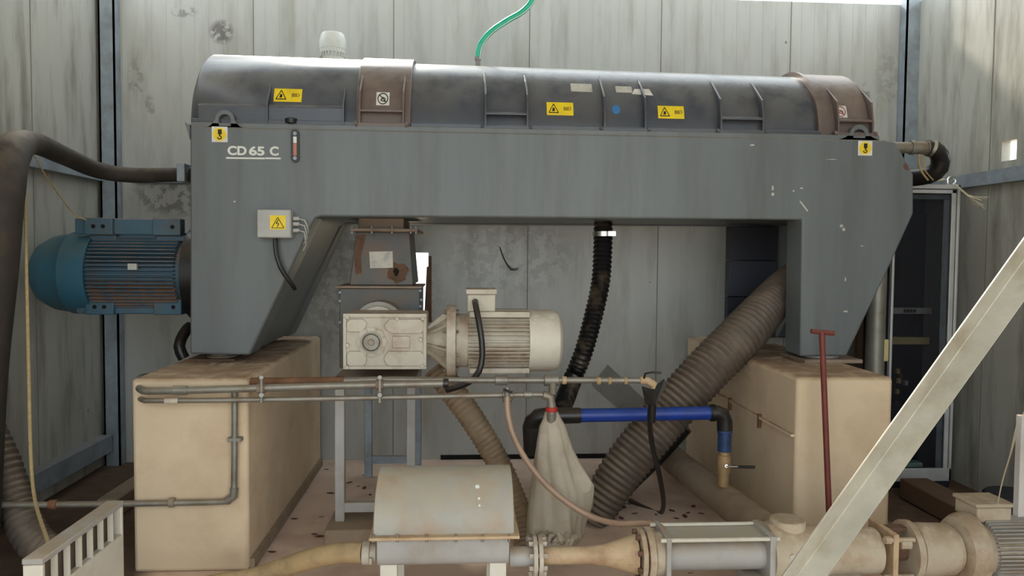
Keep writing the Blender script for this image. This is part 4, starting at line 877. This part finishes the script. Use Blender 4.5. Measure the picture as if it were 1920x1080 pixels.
obj('stator', MB().cyl((X(1240), YQ, zc), (X(1434), YQ, zc), 31*k, seg=40), 'grey_paint', t)
obj('clamp_plate', MB().box(X(1238), X(1247), YQ-48*k, YQ+48*k, zc-50*k, zc+48*k), 'grey_paint', t, bevel=.003); obj('clamp_plate', MB().box(X(1426), X(1438), YQ-48*k, YQ+48*k, zc-50*k, zc+48*k), 'grey_paint', t, bevel=.003)
for dy in (-42, 42): obj('tie_rod', MB().cyl((X(1228), YQ+dy*k, zc+42*k), (X(1444), YQ+dy*k, zc+42*k), .009), 'white_clean', t); obj('tie_rod', MB().cyl((X(1228), YQ+dy*k, zc-42*k), (X(1444), YQ+dy*k, zc-42*k), .009), 'white_clean', t)
obj('top_plate', MB().box(X(1246), X(1428), YQ-36*k, YQ+36*k, zc+36*k, zc+40*k), 'tank_steel', t, bevel=.002)
hs = obj('pump_housing', MB().lathe((X(1436), YQ, zc), (1, 0, 0), [(0, 56*k), (14*k, 60*k), (50*k, 58*k), (90*k, 52*k), (130*k, 48*k), (170*k, 45*k), (218*k, 44*k)], 44), 'pump_cream', t)
mb = MB().cyl((X(1475), YQ, zc+40*k), (X(1475), YQ, zc+66*k), 34*k, seg=32); obj('top_port', mb, 'pump_cream', hs, bevel=.006)
obj('foot', MB().box(X(1395), X(1500), YQ-.1, YQ+.1, 0, zc-40*k), 'grey_paint', t, bevel=.004); obj('foot', MB().box(X(1540), X(1595), YQ-.13, YQ+.1, 0, zc-30*k), 'grey_paint', t, bevel=.004)
mb = MB()
for px, dz in ((1468, -10), (1462, 12)): mb.cyl((X(px), YQ-60*k, zc+dz*k), (X(px), YQ-50*k, zc+dz*k), .014, seg=10)
objs('plug', mb, 'white_paint', hs)
f3 = obj('end_flange', MB().box(X(1650), X(1660), YQ-48*k, YQ+48*k, zc-48*k, zc+48*k), 'pipe_ochre', t, bevel=.004)
mb = MB()
for dz in (-36, 36): mb.cyl((X(1638), YQ-42*k, zc+dz*k), (X(1690), YQ-42*k, zc+dz*k), .011, seg=8)
mb.cyl((X(1636), YQ-42*k, zc+36*k), (X(1646), YQ-42*k, zc+36*k), .017, seg=8); mb.cyl((X(1664), YQ-42*k, zc+28*k), (X(1682), YQ-42*k, zc+28*k), .022, seg=8)
objs('stud', mb, 'pump_cream', f3)
obj('lantern', MB().cyl((X(1658), YQ, zc), (X(1700), YQ, zc), 20*k).bar((X(1658), YQ, zc+44*k), (X(1700), YQ, zc+44*k), .05, .016), 'rust', t)
obj('bearing_flange', MB().lathe((X(1694), YQ, zc), (1, 0, 0), [(0, 58*k), (12*k, 58*k), (18*k, 50*k), (22*k, 46*k)], 44), 'pump_cream', t)
obj('gearbox', MB().lathe((X(1712), YQ, zc), (1, 0, 0), [(0, 50*k), (10*k, 52*k), (70*k, 50*k), (74*k, 44*k), (80*k, 44*k)], 44), 'pump_cream', t, label='ribbed pale gearbox of the pump')
obj('motor_bell', MB().lathe((X(1788), YQ, zc), (1, 0, 0), [(0, 50*k), (4*k, 62*k), (14*k, 68*k), (20*k, 70*k), (34*k, 70*k), (36*k, 60*k)], 44), 'pump_cream', t)
mo = obj('motor', MB().cyl((X(1822), YQ, zc), (X(2010), YQ, zc), 54*k, seg=40), 'pump_cream', t)
mb = MB()
for i in range(48):
    a = 2*math.pi*i/48; cy, cz = math.cos(a), math.sin(a); mb.bar((X(1836), YQ+cy*58*k, zc+cz*58*k), (X(1980), YQ+cy*58*k, zc+cz*58*k), .005, 11*k, up=(0, cy, cz))
obj('fins', mb, 'grey_paint', mo)
obj('terminal_box', MB().box(X(1822), X(1886), YQ-.03, YQ+.13, zc+56*k, zc+86*k), 'pump_cream', mo, bevel=.008)
obj('terminal_lid', MB().box(X(1818), X(1890), YQ-.035, YQ+.135, zc+86*k, zc+94*k), 'pump_cream', mo, bevel=.005)
obj('base_rail', MB().box(X(1190), X(1990), YQ-.16, YQ-.1, .0, .06), 'grey_paint', t); obj('base_rail', MB().box(X(1190), X(1990), YQ+.1, YQ+.16, .0, .06), 'grey_paint', t)
obj('foot', MB().box(X(1200), X(1216), YQ-.12, YQ+.12, 0.0, zc-45*k), 'grey_paint', t); obj('foot', MB().box(X(1850), X(1950), YQ-.15, YQ+.15, 0.0, zc-50*k), 'grey_paint', t)
# ================================================================== WHITE HEATER, FRONT LEFT
t = thing('panel_heater', 'white slim heater with slotted grille along its top at lower left', 'heater', (-1.42, 2.8, 0))
n0, n1 = P(82, 1034, 2.55), P(229, 938, 3.12)
xi0, xi1 = n0.x, n1.x; zt = .605
yA, yB = 2.55, 3.12; th = .062
def hb(y0, y1, z0, z1, x0=0, x1=-th):   # slab following the slight slant of the heater
    X_ = lambda y: xi0+(xi1-xi0)*(y-yA)/(yB-yA)
    return MB().add([(X_(y)+x, y, z) for x in (x1, x0) for y in (y0, y1) for z in (z0, z1)], [(0, 1, 3, 2), (4, 6, 7, 5), (0, 4, 5, 1), (2, 3, 7, 6), (0, 2, 6, 4), (1, 5, 7, 3)])
obj('casing', hb(yA, yB, .04, zt-.13), 'white_clean', t, bevel=.004)
obj('back', hb(yA, yB, zt-.131, zt-.02, -th+.012, -th), 'white_clean', t)
obj('end_panel', hb(yA-.010, yA+.008, .04, zt-.021), 'white_clean', t, bevel=.004); obj('end_panel', hb(yB-.008, yB+.010, .04, zt-.021), 'white_clean', t, bevel=.004)
obj('top_cover', hb(yA-.012, yB+.012, zt-.02, zt, .002, -th-.002), 'grey_paint', t, bevel=.004, label='dusty grey top cover')
mb = MB()
for i in range(1, 7):
    y = yA+(yB-yA)*i/7; q = hb(y-.0035, y+.0035, zt-.131, zt-.019, 0, -.02); obj('grille_bar', q, 'white_clean', t)
obj('core', hb(yA+.02, yB-.02, zt-.131, zt-.025, -.025, -th+.014), 'duct_brown', t)
for y in (2.65, 3.0): obj('foot', hb(y-.02, y+.02, 0, .045, .05, -th-.05), 'white_clean', t)
# ================================================================== SMALL THINGS
p = P(1913, 870, 2.6); t = thing('switch_panel', 'narrow grey panel edge at the right border', 'panel', (p.x+.15, 2.6, 0)); zz = P(1913, 780, 2.6).z
obj('panel', MB().box(p.x, p.x+.3, 2.6, 2.63, P(1913, 970, 2.6).z, zz), 'grey_paint', t, bevel=.003)
obj('post', MB().box(p.x+.12, p.x+.17, 2.63, 2.67, 0, zz), 'galv', t)
solo('plastic_string', MB().tube([P(1925, 775, 2.9), P(1908, 800, 2.95), P(1895, 850, 3.0), P(1880, 900, 3.1), P(1870, 948, 3.2)], [.012, .007, .003, .003, .002], 6), 'white_rope', 'white plastic string hanging down to the pump motor at right edge', 'string')
solo('dark_barrel', MB().lathe((P(1900, 950, 4.3).x, 4.3, 0), (0, 0, 1), [(0, .14), (.02, .16), (.2, .16), (.21, .15)], 28), 'navy', 'dark blue tub on the floor behind the pump motor', 'tub')
solo('foam_scrap', MB().prism([P(1185, 897, 0.004, 2), P(1196, 872, 0.004, 2), P(1214, 868, 0.004, 2), P(1216, 876, 0.004, 2), P(1196, 895, 0.004, 2)], (0, 0, .02)), 'foam', 'bright white scrap on the floor behind the slanting hose', 'scrap')
# dead leaves
def leaf():
    mb = MB(); n = 6; v = []
    for i in range(n+1):
        s = i/n; w_ = math.sin(math.pi*s)*.3; z = .02+.25*(s-.5)**2
        v += [(s-.5, -w_, z+.12*w_), (s-.5, 0, z), (s-.5, w_, z+.12*w_)]
    return mb.add(v, [(3*i+j, 3*i+j+1, 3*i+j+4, 3*i+j+3) for i in range(n) for j in (0, 1)])
lf = [(590, 885), (612, 880), (655, 905), (672, 912), (683, 915), (620, 925), (694, 928), (552, 973), (590, 1002), (600, 1006), (510, 1035), (645, 915), (1170, 952), (1178, 945), (1260, 958), (1290, 962), (1300, 950), (1284, 968), (1145, 958), (1315, 963), (1190, 963), (1165, 972), (1230, 965), (1268, 972), (640, 890), (575, 895)]
first = None
for i, (x, y) in enumerate(lf):
    p = P(x, y, .002, 2)
    if first is None:
        o = obj('dead_leaf', leaf(), 'leaf'); first = o
        tag(o, 'dry brown leaf lying on the dusty concrete floor', 'leaf', 'dead leaves on the concrete floor')
        o.location = (0, 0, 0)
    else: o = first.copy(); C.objects.link(o)
    s = random.uniform(.035, .07); o.scale = (s, s*.8, s); o.rotation_euler = (0, 0, random.uniform(0, 6.28)); o.location = p
